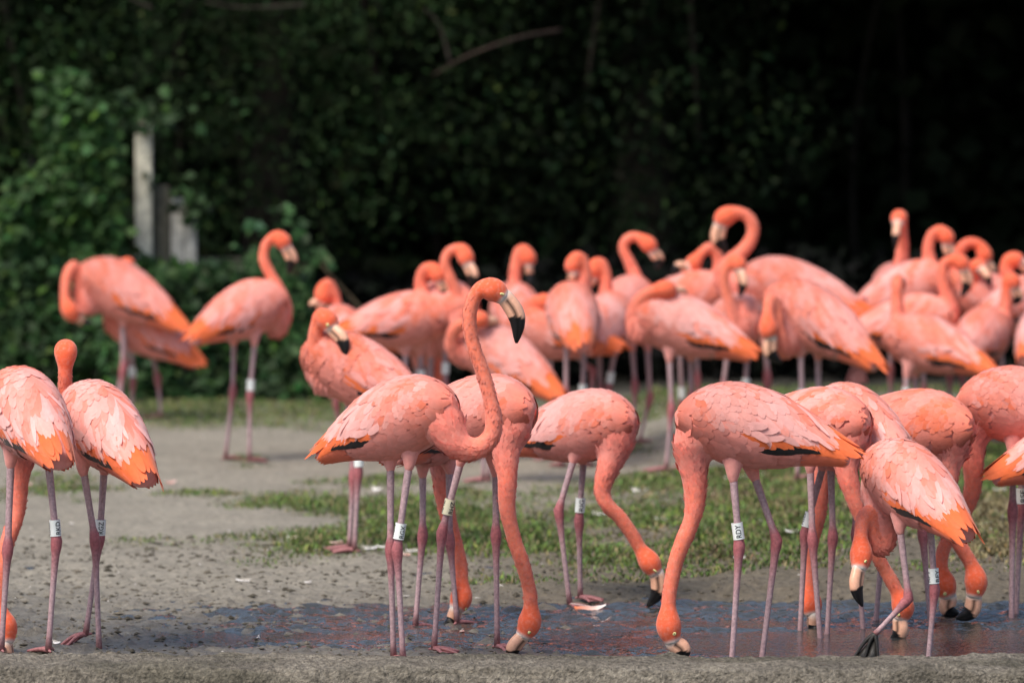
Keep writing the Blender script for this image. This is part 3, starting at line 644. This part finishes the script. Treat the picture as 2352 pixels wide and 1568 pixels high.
flamingo('flamingo seen from behind with crook neck and orange rump', 1096, (1315, 722), 97, 22,
  [(1335, 690, .14), (1341, 655, .14), (1343, 622, .14), (1337, 596, .14), (1324, 592, .13), (1316, 610, .12)], (1316, 626, .12), (1318, 655, .11),
  [((1301, 790), (1300, 905), (1287, 1094)), ((1342, 790), (1338, 915), (1351, 1097))], tone=.5, pale=.6, band=(1, .84, None, 0, 0), **BG)
flamingo('flamingo with thin deep orange neck arched left among the flock', 1075, (1394, 742), 72, 18,
  [(1390, 715, .13), (1390, 680, .13), (1392, 640, .13), (1384, 608, .13), (1370, 605, .13), (1361, 624, .12)], (1360, 638, .12), (1362, 662, .12),
  [((1411, 812), (1398, 890), (1392, 1075)), ((1376, 812), (1380, 900), (1381, 1072))], tone=.7, pale=.35, dark=.1, band=(0, .7, None, 0, 0), **BG)
flamingo('flamingo with looped neck resting its bill on a neighbour', 1055, (1438, 702), 62, 16,
  [(1462, 680, .13), (1462, 645, .13), (1447, 606, .13), (1432, 572, .13), (1440, 550, .13), (1462, 544, .12), (1490, 562, .11)], (1500, 580, .11), (1506, 618, .1),
  [((1452, 795), (1459, 885), (1452, 1052)), ((1487, 795), (1494, 915), (1468, 1056))], tone=.6, pale=.35, dark=.12, **BG)
flamingo('sleepy flamingo with striped side, neck laid along its back', 1118, (1560, 748), 170, 20,
  [(1464, 765, .0), (1455, 735, .0), (1462, 700, -.01), (1484, 677, -.03), (1510, 666, -.05), (1532, 664, -.06)], (1545, 670, -.03), (1565, 690, .04),
  [((1538, 820), (1543, 940), (1530, 1118), -.05), ((1586, 818), (1588, 915), (1596, 1104), .05)], tone=.65, pale=.5, k=1.06, **BG)
flamingo('flamingo preening its own shoulder behind the sleepy one', 1050, (1588, 688), 20, 12,
  [(1640, 670, .05), (1650, 635, .05), (1650, 595, .05), (1632, 568, .04), (1610, 583, .03), (1590, 607, .01)], (1576, 616, .0), (1546, 634, -.02),
  [((1561, 800), (1567, 935), (1570, 1050)), ((1600, 790), (1602, 870), (1606, 1045))], tone=.6, pale=.5, band=(0, .75, None, 0, 0), dark=.15, **BG)
flamingo('tallest flamingo of the flock stretching a leg back, neck in a wide loop', 1062, (1808, 672), 178, 16,
  [(1668, 660), (1660, 635), (1672, 605), (1700, 582), (1722, 555), (1730, 525), (1718, 498), (1692, 489), (1664, 500)], (1656, 518), (1672, 580),
  [((1758, 785), (1763, 870), (1755, 1062), -.04), ((1862, 738), (1985, 688), (1972, 830), .06, 1, (-.1, 0, -1))], tone=.6, pale=.4, k=1.2, **BG)
flamingo('preening flamingo with orange wing patch, bill at its thighs', 1150, (1862, 732), 158, 32,
  [(1806, 770, -.03), (1804, 805, -.06), (1795, 790, -.09), (1788, 745, -.1), (1780, 695, -.1), (1768, 690, -.12), (1764, 725, -.14), (1765, 757, -.15)], (1770, 778, -.15), (1796, 834, -.15),
  [((1839, 812), (1843, 925), (1830, 1150), -.03), ((1879, 812), (1880, 925), (1884, 1140), .05)], tone=.75, pale=.25, dark=.08, band=(0, .85, None, 0, 0), k=1.08, **BG)
flamingo('flamingo facing forward with a slim question-mark neck and white bill', 1074, (1692, 742), -70, 12,
  [(1684, 780, -.16), (1684, 740, -.17), (1677, 700, -.17), (1664, 655, -.17), (1665, 618, -.17), (1682, 600, -.17), (1696, 608, -.18)], (1699, 626, -.19), (1698, 682, -.2),
  [((1672, 805), (1660, 895), (1656, 1076)), ((1716, 805), (1712, 900), (1706, 1072))], tone=.6, pale=.4, band=(1, .8, None, 0, 0), **BG)
flamingo('flamingo staring out of the dark with white bill pointing at the kerb', 1040, (2062, 668), -105, 12,
  [(2062, 640, -.16), (2068, 612, -.16), (2073, 575, -.15), (2073, 538, -.15), (2070, 510, -.15), (2065, 500, -.18)], (2062, 518, -.215), (2056, 576, -.26),
  [((2045, 750), (2046, 850), (2045, 1040)), ((2082, 750), (2082, 850), (2084, 1038))], tone=.5, pale=.4, **BG)
flamingo('flamingo with tail low at left and its crook neck turned down', 1050, (2088, 668), 14, 22,
  [(2142, 650), (2139, 615), (2132, 575), (2139, 543), (2158, 530), (2174, 546)], (2175, 564), (2166, 606),
  [((2080, 750), (2082, 845), (2080, 1050)), ((2100, 750), (2100, 850), (2104, 1046))], tone=.55, pale=.5, dark=.12, **BG)
flamingo('flamingo with striped body and black bill tip, neck looped to the right', 1068, (2092, 742), 10, 12,
  [(2180, 735), (2184, 705), (2170, 665), (2164, 630), (2171, 604), (2194, 597), (2209, 606)], (2213, 622), (2208, 682),
  [((2080, 815), (2080, 900), (2078, 1068)), ((2120, 815), (2122, 900), (2126, 1064))], tone=.6, pale=.5, dark=.2, **BG)
flamingo('plump flamingo with straight upright neck, head bowed away', 1100, (2128, 792), 152, 18,
  [(2062, 770, .1), (2062, 735, .11), (2061, 690, .12), (2061, 655, .13), (2063, 642, .16), (2064, 655, .2)], (2065, 670, .21), (2065, 705, .23),
  [((2083, 862), (2081, 930), (2078, 1100), -.03), ((2103, 862), (2106, 930), (2112, 1096), .03)], tone=.6, pale=.5, band=(0, .6, None, 0, 0), dark=.1, **BG)
flamingo('flamingo with dark red arched neck, deepest coloured of the flock', 1036, (2190, 690), 40, 12,
  [(2205, 650, .1), (2198, 615, .1), (2202, 580, .1), (2224, 558, .1), (2250, 563, .1), (2262, 588, .1)], (2264, 604, .1), (2262, 640, .1),
  [((2180, 780), (2182, 860), (2180, 1036)), ((2210, 780), (2210, 860), (2214, 1032))], tone=1.0, pale=.2, dark=.75, **BG)
flamingo('flamingo with short visible neck and broad white bill beneath the red arch', 1046, (2285, 695), 172, 14,
  [(2222, 690, -.02), (2226, 665, -.04), (2232, 635, -.05), (2238, 616, -.06), (2249, 612, -.08)], (2257, 622, -.1), (2274, 660, -.12),
  [((2270, 780), (2270, 870), (2268, 1046)), ((2300, 780), (2302, 870), (2305, 1042))], tone=.5, pale=.6, **BG)
flamingo('flamingo with its back turned, slender neck bent toward the edge', 1070, (2256, 775), 66, 14,
  [(2305, 745, .13), (2310, 710, .13), (2312, 670, .13), (2318, 645, .13), (2327, 648, .13)], (2329, 664, .13), (2327, 700, .13),
  [((2240, 850), (2240, 920), (2236, 1070)), ((2272, 850), (2273, 922), (2278, 1066))], tone=.5, pale=.6, dark=.22, **BG)
flamingo('flamingo at the edge of view with rounded crown over the crowd', 1052, (2352, 700), 40, 12,
  [(2345, 660, .1), (2318, 640, .1), (2310, 615, .1), (2318, 598, .1), (2334, 597, .1)], (2346, 604, .1), (2354, 645, .1),
  [((2340, 785), (2340, 870), (2338, 1052)), ((2366, 785), (2366, 870), (2370, 1048))], tone=.5, pale=.5, **BG)
flamingo('pale flamingo cut off beside the crowded flock, rump outward', 1082, (2400, 765), 70, 18,
  [(2430, 740, .14), (2440, 700, .14), (2445, 650, .14), (2440, 610, .14), (2425, 605, .14)], (2412, 615, .14), (2410, 650, .14),
  [((2380, 850), (2380, 920), (2376, 1082)), ((2412, 850), (2414, 920), (2418, 1078))], tone=.4, pale=.7, **BG)
finish_bodies()
# ------------------------------------------------------------------ vegetation
M_LEAF = vcol_mat('leaf', .6, 3.0, .75, 1.25, spec=.14)
M_LEAFD = vcol_mat('shade_leaf', .85, 3.0, .75, 1.25, spec=.06)  # matte leaf; grove crowns and thickets carry painted shade in vertex colour
M_BARK = vcol_mat('bark', .95, 14, .6, 1.3, .8, .02, 30, spec=.1, sc=(1, 1, .25))
M_GRASS = vcol_mat('grass_blade', .65, 4, .7, 1.3, spec=.25)
def leaves(cen, size, cols, droop=.3, aspect=.55, r=rng, nrmdir=None, spread=1.0):
    """diamond leaves with a folded midrib: 4 verts, 2 tris"""
    n = len(cen); d = r.normal(size=(n, 3)); d[:, 2] = d[:, 2] * .6 - droop; d /= np.linalg.norm(d, axis=1)[:, None]
    q = r.normal(size=(n, 3)) * spread
    if nrmdir is not None: q = q * .55 + np.asarray(nrmdir)
    s = np.cross(d, q); s /= np.linalg.norm(s, axis=1)[:, None] + 1e-9
    u = np.cross(s, d); L = (size * r.uniform(.6, 1.35, n))[:, None]
    V = np.stack([cen, cen + d * L * .45 + s * L * aspect * .5 - u * L * .08, cen + d * L, cen + d * L * .45 - s * L * aspect * .5 - u * L * .08], 1).reshape(-1, 3)
    b = np.arange(n)[:, None] * 4; F = np.concatenate([b + np.array([[0, 1, 2]]), b + np.array([[0, 2, 3]])]).astype(np.int32)
    return V, F, np.repeat(cols, 4, 0)
def leafcols(n, base, var=.13, hot=.05, r=rng):
    c = np.asarray(base) * (1 + var * r.normal(size=(n, 1))).clip(.3, 2.2) * (1 + .1 * r.normal(size=(n, 3)))
    h = r.random(n) < hot; c[h] *= np.array((1.9, 1.7, 1.1)); return c.clip(.004, .3)
def tree(name, label, x, y, tr, h, blobs, nclump, per, lsize, col, lean=(0, 0), droop=.5, group='trees of the dark grove', limbs=5, lm=None, bark=(.085, .07, .05), extra=None, hot=.04, csz=.3):
    root = bpy.data.objects.new(name, None); C.objects.link(root); z0 = gz(x, y) - .02; root.location = (x, y, z0); tag(root, label, 'tree', group)
    p = catmull([(0, 0, -.05), (lean[0] * .3, lean[1] * .3, h * .35), (lean[0] * .7 + .05, lean[1] * .7, h * .7), (lean[0], lean[1], h)], 6)
    tb = MB(); v, f = tube(p, tr * (1.25 * np.exp(-np.linspace(0, 6, len(p))) + np.linspace(1, .3, len(p))), 12); cc = np.array(bark); tb.add(v, f, cc)
    link('trunk', tb.mesh('trunk', [M_BARK]), root)
    for i in range(limbs):
        b = blobs[i % len(blobs)]; t0 = p[int(len(p) * rng.uniform(.4, .9))]; e = np.array(b[0]) + rng.normal(size=3) * np.array(b[1]) * .4
        m_ = .5 * (t0 + e) + np.array((0, 0, .3)); v, f = tube(catmull([t0, m_, e], 6), np.linspace(tr * .4, tr * .08, 13), 7); lb = MB(); lb.add(v, f, cc * 1.1)
        link('limb', lb.mesh('limb', [M_BARK]), root)
    vol = np.array([b[1][0] * b[1][1] * b[1][2] for b in blobs]); pick = rng.choice(len(blobs), nclump, p=vol / vol.sum())
    bc = np.array([b[0] for b in blobs])[pick]; br = np.array([b[1] for b in blobs])[pick]
    d = rng.normal(size=(nclump, 3)); d /= np.linalg.norm(d, axis=1)[:, None]; rad = rng.random(nclump)**.4
    cl = bc + br * d * rad[:, None]; cv = np.repeat(rng.uniform(.3, 1.7, nclump), per)
    off = rng.normal(size=(nclump * per, 3)) * csz * np.array((1, 1, .8)); cen = np.repeat(cl, per, 0) + off
    ok = (cen[:, 2] + z0 > .03) & ((lsize < .2) | (cen[:, 2] + z0 > 2.25) | (cen[:, 1] + y > 31.5)); cen = cen[ok]; cols = leafcols(len(cen), col, hot=hot) * cv[ok][:, None]
    V, F, cc_ = leaves(cen, lsize, cols, droop)
    o = link('crown', mesh_from('crown', V, F, cc_, False, [lm or M_LEAF]), root); o['kind'] = 'stuff'
    if extra: extra(root, (x, y, z0))
    return root
# ivy hedge over the fence
def hedge():
    root = bpy.data.objects.new('ivy_hedge', None); C.objects.link(root); root.location = (-1.9, 26.0, gz(-1.9, 26.0)); tag(root, 'low ivy covered hedge running behind the sandy ground', 'hedge')
    bx, by, bz = root.location
    n = 15000; x = rng.uniform(-5.2, -.8, n); zt = .66 + .12 * (fbm(x * 2.5, x * 0, 3, 301) - .5) - .3 * sstep(-1.15, -.75, x)
    z = rng.random(n)**.9 * zt; y = 25.55 + .28 * (fbm(x * 3, z * 3.5, 3, 302)) + .25 * (z / .8)**2 + rng.exponential(.05, n)
    top = rng.random(n) < .22; z[top] = zt[top] + rng.normal(size=top.sum()) * .03; y[top] = 25.8 + rng.random(top.sum()) * .7
    leaf_tone = np.where(vnoise(x * 5, z * 6, 303) > .45, 1.35, .8)  # leaf tone steps up and down in random patches
    c1 = leafcols(n, (.020, .046, .015), hot=.06) * leaf_tone[:, None]
    # ivy mound climbing at the left of the post
    m = 5200; x2 = -2.02 + rng.normal(size=m) * .19 - .05; z2 = .60 + np.minimum(np.abs(rng.normal(size=m)) * .42, .95); keep = (np.abs(x2 + 2.08) < .30 * (1.65 - z2) + .06 + .22 * (vnoise(x2 * 6, z2 * 6, 309) - .4)) & ((x2 < -1.86) | (rng.random(m) < .05))
    x2, z2 = x2[keep], z2[keep]; y2 = 25.78 + .3 * fbm(x2 * 5, z2 * 5, 3, 305) + rng.exponential(.06, len(x2)); c2 = leafcols(len(x2), (.026, .062, .017), hot=.1)
    # sprigs right of the fence
    m = 110; x3 = -1.10 + rng.normal(size=m) * .12; z3 = .55 + .42 * rng.random(m) * np.exp(-((x3 + 1.1) / .25)**2); y3 = 25.9 + rng.random(m) * .4; c3 = leafcols(m, (.032, .068, .026))
    m = 150; x4 = np.r_[-1.74 + rng.normal(size=90) * .09, -1.51 + rng.normal(size=50) * .04, np.full(10, -1.73)]; z4 = np.r_[1.37 + rng.normal(size=90) * .04, .95 + rng.normal(size=50) * .05, rng.uniform(1.0, 1.3, 10)]; y4 = 26.2 + rng.random(m) * .12; c4 = leafcols(m, (.022, .045, .016))
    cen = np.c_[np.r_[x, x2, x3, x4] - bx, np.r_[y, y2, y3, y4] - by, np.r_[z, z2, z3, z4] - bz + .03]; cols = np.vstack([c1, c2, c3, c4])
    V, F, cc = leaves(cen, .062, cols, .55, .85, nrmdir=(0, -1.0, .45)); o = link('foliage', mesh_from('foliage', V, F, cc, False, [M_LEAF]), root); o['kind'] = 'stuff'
    for i in range(16):
        xx = rng.uniform(-4.5, -.8); mb = MB(); p = catmull([(xx - bx, 26.05 - by, -.02), (xx - bx + rng.normal() * .1, 26.0 - by, .3), (xx - bx + rng.normal() * .2, 26.05 - by, .62)], 5)
        v, f = tube(p, np.linspace(.014, .006, len(p)), 6); mb.add(v, f, (.07, .055, .035)); link('stem', mb.mesh('stem', [M_BARK]), root)
hedge()
# fence behind the ivy: one post, weathered boards
def box(x0, x1, y0, y1, z0, z1, bev=.006):
    bm = bmesh.new(); bmesh.ops.create_cube(bm, size=1)
    for v in bm.verts: v.co = ((x0 + x1) / 2 + v.co.x * (x1 - x0), (y0 + y1) / 2 + v.co.y * (y1 - y0), (z0 + z1) / 2 + v.co.z * (z1 - z0))
    bmesh.ops.bevel(bm, geom=bm.edges[:], offset=bev, segments=2, affect='EDGES')
    me = bpy.data.meshes.new('b'); bm.to_mesh(me); bm.free(); return me
M_WOOD = plain('weathered_wood', (.72, .69, .55), .9, ns=22, lo=.55, hi=1.2); M_WOODD = plain('shade_toned_wood', (.10, .095, .07), .95, ns=18, lo=.5, hi=1.3); M_WOODW = plain('whitewashed_wood', (.52, .51, .46), .85, ns=20, lo=.6, hi=1.15)  # darkest wood: the board's shade is put into its colour
fr = bpy.data.objects.new('wooden_fence', None); C.objects.link(fr); fr.location = (-1.7, 26.3, gz(-1.7, 26.3)); tag(fr, 'weathered grey fence post and upright boards rising out of the ivy', 'fence')
def fpart(nm, a, m_, yy=(0, .09)):
    me = box(a[0] + 1.7, a[1] + 1.7, yy[0], yy[1], -.03, a[2]); me.materials.append(m_); link(nm, me, fr)
fpart('post', (-1.800, -1.722, 1.30), M_WOOD, (-.02, .07)); fpart('board', (-1.716, -1.640, .98), M_WOODD, (.05, .08))
fpart('board', (-1.634, -1.573, .92), M_WOODW, (.04, .065)); fpart('board', (-1.569, -1.512, .93), M_WOODW, (.045, .07)); 
me = box(-2.6 + 1.7, -1.2 + 1.7, .10, .14, .55, .63); me.materials.append(M_WOODD); link('rail', me, fr)
# trees: left ones greener; grove shade is put into leaf and bark colour
def deadbranch(root, o):
    a = P(995, 172, 26.6) - o; m_ = P(1080, 126, 26.6) - o; e = P(1190, 88, 26.8) - o; e2 = P(1290, 70, 27.6) - o
    mb = MB(); v, f = tube(catmull([a, m_, e, e2], 6), np.linspace(.004, .011, 19), 7); mb.add(v, f, (.05, .035, .028)); link('dead_branch', mb.mesh('dead_branch', [M_BARK]), root)
    for pp in ([(1035, 148), (1010, 60), (975, 20)], [(700, 12), (560, 18), (470, 5)], [(350, 20), (310, 2), (280, -20)]):
        q = [P(px, py, 27.0) - o for px, py in pp]; mb = MB(); v, f = tube(catmull(q, 5), np.linspace(.008, .003, 11), 6); mb.add(v, f, (.04, .033, .027)); link('twig', mb.mesh('twig', [M_BARK]), root)
GREEN = (.014, .027, .010); DEEP_SHADE = (.010, .017, .007)  # second green is near black, with the grove's shade put in
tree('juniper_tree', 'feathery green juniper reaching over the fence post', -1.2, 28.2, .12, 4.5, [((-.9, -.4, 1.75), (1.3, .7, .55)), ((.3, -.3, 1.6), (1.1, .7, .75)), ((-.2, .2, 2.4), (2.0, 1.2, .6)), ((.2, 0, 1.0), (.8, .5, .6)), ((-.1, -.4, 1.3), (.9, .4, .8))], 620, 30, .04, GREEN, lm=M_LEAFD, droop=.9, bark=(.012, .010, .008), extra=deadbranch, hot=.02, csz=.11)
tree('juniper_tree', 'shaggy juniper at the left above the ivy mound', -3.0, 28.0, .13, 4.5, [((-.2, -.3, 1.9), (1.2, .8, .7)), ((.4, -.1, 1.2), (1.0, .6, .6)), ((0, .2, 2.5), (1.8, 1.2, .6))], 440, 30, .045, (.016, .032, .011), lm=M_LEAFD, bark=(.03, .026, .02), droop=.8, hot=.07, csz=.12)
tree('juniper_tree', 'juniper beside the flock, shade put into its leaf colour', .7, 29.0, .12, 5, [((-.2, -.3, 1.4), (1.2, .7, 1.0)), ((-.2, 0, 2.5), (2.0, 1.3, .6)), ((0, -.6, 1.2), (.5, .3, 1.0))], 560, 24, .06, (.009, .016, .007), lm=M_LEAFD, bark=(.02, .017, .013), droop=.9, hot=.02, csz=.12)  # leaves darker than the other junipers: shade put into colour
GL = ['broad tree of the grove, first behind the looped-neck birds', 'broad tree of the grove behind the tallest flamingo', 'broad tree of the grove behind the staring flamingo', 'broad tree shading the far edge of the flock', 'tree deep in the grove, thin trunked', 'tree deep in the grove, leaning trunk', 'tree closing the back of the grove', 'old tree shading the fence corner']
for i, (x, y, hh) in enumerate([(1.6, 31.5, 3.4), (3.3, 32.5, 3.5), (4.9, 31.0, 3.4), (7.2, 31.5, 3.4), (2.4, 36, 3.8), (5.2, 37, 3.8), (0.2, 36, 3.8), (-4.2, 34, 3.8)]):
    tree('shade_tree', GL[i], x, y, .11, hh, [((0, -1.6, 2.65), (2.4, 3.2, .55)), ((0, 0, 3.1), (2.2, 2.2, .55)), ((.2, .6, 2.0), (1.9, 1.3, 1.1)), ((-.2, .9, 1.1), (1.6, .8, 1.0))], 520, 15, .26, DEEP_SHADE, lean=(rng.normal() * .3, -.3), hot=0, csz=.3, lm=M_LEAFD, bark=(.028, .023, .018))  # wide dense crowns overhead, shaped to keep sky light off the grove
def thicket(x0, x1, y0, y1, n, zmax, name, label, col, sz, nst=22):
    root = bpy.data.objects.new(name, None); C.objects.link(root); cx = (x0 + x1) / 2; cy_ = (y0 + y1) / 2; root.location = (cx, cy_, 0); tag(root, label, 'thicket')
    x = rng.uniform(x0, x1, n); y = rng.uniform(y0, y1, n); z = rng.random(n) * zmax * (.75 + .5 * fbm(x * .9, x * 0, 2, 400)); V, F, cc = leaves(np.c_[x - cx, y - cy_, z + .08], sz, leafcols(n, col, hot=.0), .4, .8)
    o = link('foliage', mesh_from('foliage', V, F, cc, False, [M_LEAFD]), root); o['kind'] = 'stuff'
    for i in range(nst):
        xx = rng.uniform(x0, x1) - cx; yy = y0 - cy_ + rng.uniform(-.4, .3); hh = rng.uniform(1.2, 2.4); mb = MB(); v, f = tube(catmull([(xx, yy, -.05), (xx + rng.normal() * .06, yy, hh * .5), (xx + rng.normal() * .15, yy, hh)], 5), np.linspace(.025, .012, 11), 7); mb.add(v, f, (.014, .012, .01)); link('stem', mb.mesh('stem', [M_BARK]), root)
thicket(-9, 10, 40, 43, 16000, 3.0, 'thicket', 'thicket of saplings filling the back of the grove, shade put into its leaf colour', (.008, .013, .006), .32)  # near-black leaf and stem colours stand for the grove's shade
thicket(-2.0, 7.5, 29.6, 31.2, 17000, 2.7, 'thicket', 'added understory right behind the flock, leaves painted black for shade', (.007, .011, .005), .17)  # added in front of the trunks, near-black leaves stand for shade
thicket(-1.2, 7.5, 26.3, 28.4, 11000, .5, 'undergrowth', 'low undergrowth added behind the legs of the flock, leaves painted black for shade', (.003, .005, .0025), .11, 0)  # added to cover the grey ground strip; black leaves stand for shade
# hanging spray in the upper right corner
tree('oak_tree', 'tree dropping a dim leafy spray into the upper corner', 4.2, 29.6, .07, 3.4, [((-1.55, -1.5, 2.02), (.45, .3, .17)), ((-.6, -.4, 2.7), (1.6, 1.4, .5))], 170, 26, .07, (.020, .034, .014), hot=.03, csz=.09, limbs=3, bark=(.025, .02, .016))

# ------------------------------------------------------------------ grass, litter, pebbles
def blades(n, xr, yr, maskf, hgt, base, dry=.2, wdt=.004, seed=0):
    r = np.random.default_rng(900 + seed); x = r.uniform(*xr, n); y = r.uniform(*yr, n); m_ = maskf(x, y); k_ = r.random(n) < m_ * 1.1; x, y, m_ = x[k_], y[k_], m_[k_]
    n = len(x); z = terrain(x, y); h = hgt * (.35 + .9 * np.clip(m_, 0, 1)) * r.uniform(.5, 1.5, n); a = r.uniform(0, 2 * math.pi, n); ln = r.normal(size=(n, 2)) * .55
    wv = np.c_[np.cos(a), np.sin(a), 0 * a] * wdt; p = np.c_[x, y, z - .004]; mid = p + np.c_[ln[:, 0] * h * .3, ln[:, 1] * h * .3, h * .55]; tip = p + np.c_[ln[:, 0] * h, ln[:, 1] * h, h * (1 - .25 * np.abs(ln[:, 0]))]
    V = np.stack([p - wv, p + wv, mid + wv * .8, mid - wv * .8, tip], 1).reshape(-1, 3); b = np.arange(n)[:, None] * 5
    F = np.concatenate([b + np.array([[0, 1, 2]]), b + np.array([[0, 2, 3]]), b + np.array([[3, 2, 4]])]).astype(np.int32)
    c = leafcols(n, base, .3, .1, r); dd = r.random(n) < dry; c[dd] = np.array((.22, .18, .09)) * r.uniform(.6, 1.2, (dd.sum(), 1))
    return V, F, np.repeat(c, 5, 0)
V, F, cc = blades(300000, (-3.0, 3.2), (17.9, 25.9), grass_mask, .024, (.092, .142, .036), .24)
tag(link('grass', mesh_from('grass', V, F, cc, False, [M_GRASS])), 'short trampled grass growing in patches across the sand', 'grass', kind='stuff')
V, F, cc = blades(60000, (.1, 3.2), (17.8, 22.5), dead_mask, .022, (.17, .135, .075), .6, .006, 3)
V[:, 2] -= 0; tag(link('dead_grass', mesh_from('dead_grass', V, F, cc, False, [M_GRASS])), 'brown dead grass and litter on the low bank', 'dead grass', kind='stuff')
# pebbles and crumbs of mud
def crumbs(n, xr, yr, smin, smax, colr, name, label, cat, seed):
    r = np.random.default_rng(seed); x = r.uniform(*xr, n); y = r.uniform(*yr, n); z = terrain(x, y); k_ = z > -.002; x, y, z = x[k_], y[k_], z[k_]; n = len(x)
    ico = np.array([(1, 0, 0), (-1, 0, 0), (0, 1, 0), (0, -1, 0), (0, 0, .7), (0, 0, -.5)], float); fi = np.array([(0, 2, 4), (2, 1, 4), (1, 3, 4), (3, 0, 4), (2, 0, 5), (1, 2, 5), (3, 1, 5), (0, 3, 5)])
    s = smin * (smax / smin)**(r.random(n)**2.2); jit = 1 + .35 * r.normal(size=(n, 6, 1)); V = (ico[None] * s[:, None, None] * jit.clip(.4, 1.8) * np.array((1.3, 1, .8)) + np.c_[x, y, z + s * .2][:, None]).reshape(-1, 3)
    F = (np.arange(n)[:, None, None] * 6 + fi[None]).reshape(-1, 3).astype(np.int32); c = np.asarray(colr[0]) + (np.asarray(colr[1]) - np.asarray(colr[0])) * r.random((n, 1))
    tag(link(name, mesh_from(name, V, F, np.repeat(c, 6, 0), False, [M_BARK])), label, cat, kind='stuff')
crumbs(9000, (-2.2, 2.4), (15.45, 19.5), .003, .012, ((.05, .045, .035), (.16, .14, .11)), 'mud_crumbs', 'dark crumbs of mud strewn over the wet flat', 'mud', 11)
crumbs(420, (-2.2, 2.4), (15.45, 24), .003, .007, ((.45, .42, .38), (.7, .66, .62)), 'pale_chips', 'tiny pale chips and down scattered on the mud', 'chips', 12)
# ------------------------------------------------------------------ moulted feathers on the ground
def loose_feather(label, x, y, l, col, ct, ang, group=None, curl=.25):
    z = max(gz(x, y), 0) + .006; A = np.linspace(0, 1, 9); wd = l * .17 * np.array([.15, .7, .95, 1, .95, .85, .7, .45, .1]); V = []; cl = []
    for j, s_ in ((0, -1), (1, 0), (2, 1)):
        for i in range(9): V.append((A[i] * l - l * .5, s_ * wd[i], curl * l * (A[i] - .4)**2 + (.004 if s_ == 0 else 0) + s_ * wd[i] * .3)); cl.append(np.array(col) * (1 - A[i]) + np.array(ct) * A[i])
    F = [(j * 9 + i, j * 9 + i + 1, (j + 1) * 9 + i + 1, (j + 1) * 9 + i) for j in range(2) for i in range(8)]
    me = mesh_from('vane', V, F, np.array(cl), True, [M_FEATH]); root = link('loose_feather', me); root.location = (x, y, z); root.rotation_euler = (rng.normal() * .15, 0, ang)
    v, f = tube([(-l * .62, 0, curl * l * .45 + .003), (-l * .3, 0, curl * l * .25 + .005), (l * .3, 0, .005)], [.0012, .0012, .0006], 5); mb = MB(); mb.add(v, f, (.8, .74, .66)); link('quill', mb.mesh('quill', [M_FEATH]), root)
    tag(root, label, 'feather', group)
Yf = groundY(1402); loose_feather('long orange and white moulted feather at the feet of the RIG bird', (1356 - CX) / FPX * Yf, Yf, .10, (.84, .22, .08), (.85, .80, .76), .05, curl=.35)
FE = [(1470, 1158, .06, 0), (1378, 1198, .07, 0), (1515, 1218, .06, 0), (1690, 1145, .10, 0), (1745, 1140, .06, 0), (1640, 1180, .05, 1), (1620, 1195, .04, 1), (1820, 1275, .06, 0), (1870, 1282, .05, 0), (1700, 1315, .05, 0), (1520, 1120, .04, 1),
      (2300, 1172, .05, 0), (2260, 1250, .07, 0), (2285, 1262, .05, 0), (2090, 1228, .05, 1), (1530, 1225, .04, 0), (1750, 1240, .05, 0), (2235, 1210, .05, 0),
      (770, 1265, .05, 1), (850, 1270, .06, 0), (880, 1275, .05, 0), (865, 1148, .06, 0), (928, 1290, .05, 1), (945, 1280, .04, 0), (555, 1350, .05, 0), (390, 1130, .06, 1), (705, 1355, .03, 0), (125, 1490, .035, 0), (1060, 1455, .04, 1), (670, 1250, .04, 0), (62, 1135, .05, 1), (590, 1468, .03, 0)]
for px, py, l, pk in FE:
    Yf = groundY(py); xf = (px - CX) / FPX * Yf; onm = float(grass_mask(np.array([xf]), np.array([Yf]))[0])
    where = 'the bare wet mud' if py > 1320 else ('the patchy grass' if onm > .2 else 'dry sandy ground'); cl_ = 'pink' if pk else 'white'; sz = 'large' if l > .055 else 'small'
    loose_feather('%s %s moulted feather lying on %s' % (sz, cl_, where), xf, Yf, l, (.80, .38, .30) if pk else (.80, .76, .72), (.84, .60, .54) if pk else (.84, .82, .80), rng.uniform(0, 6.28), '%s %s feathers on %s' % (sz, cl_, where))
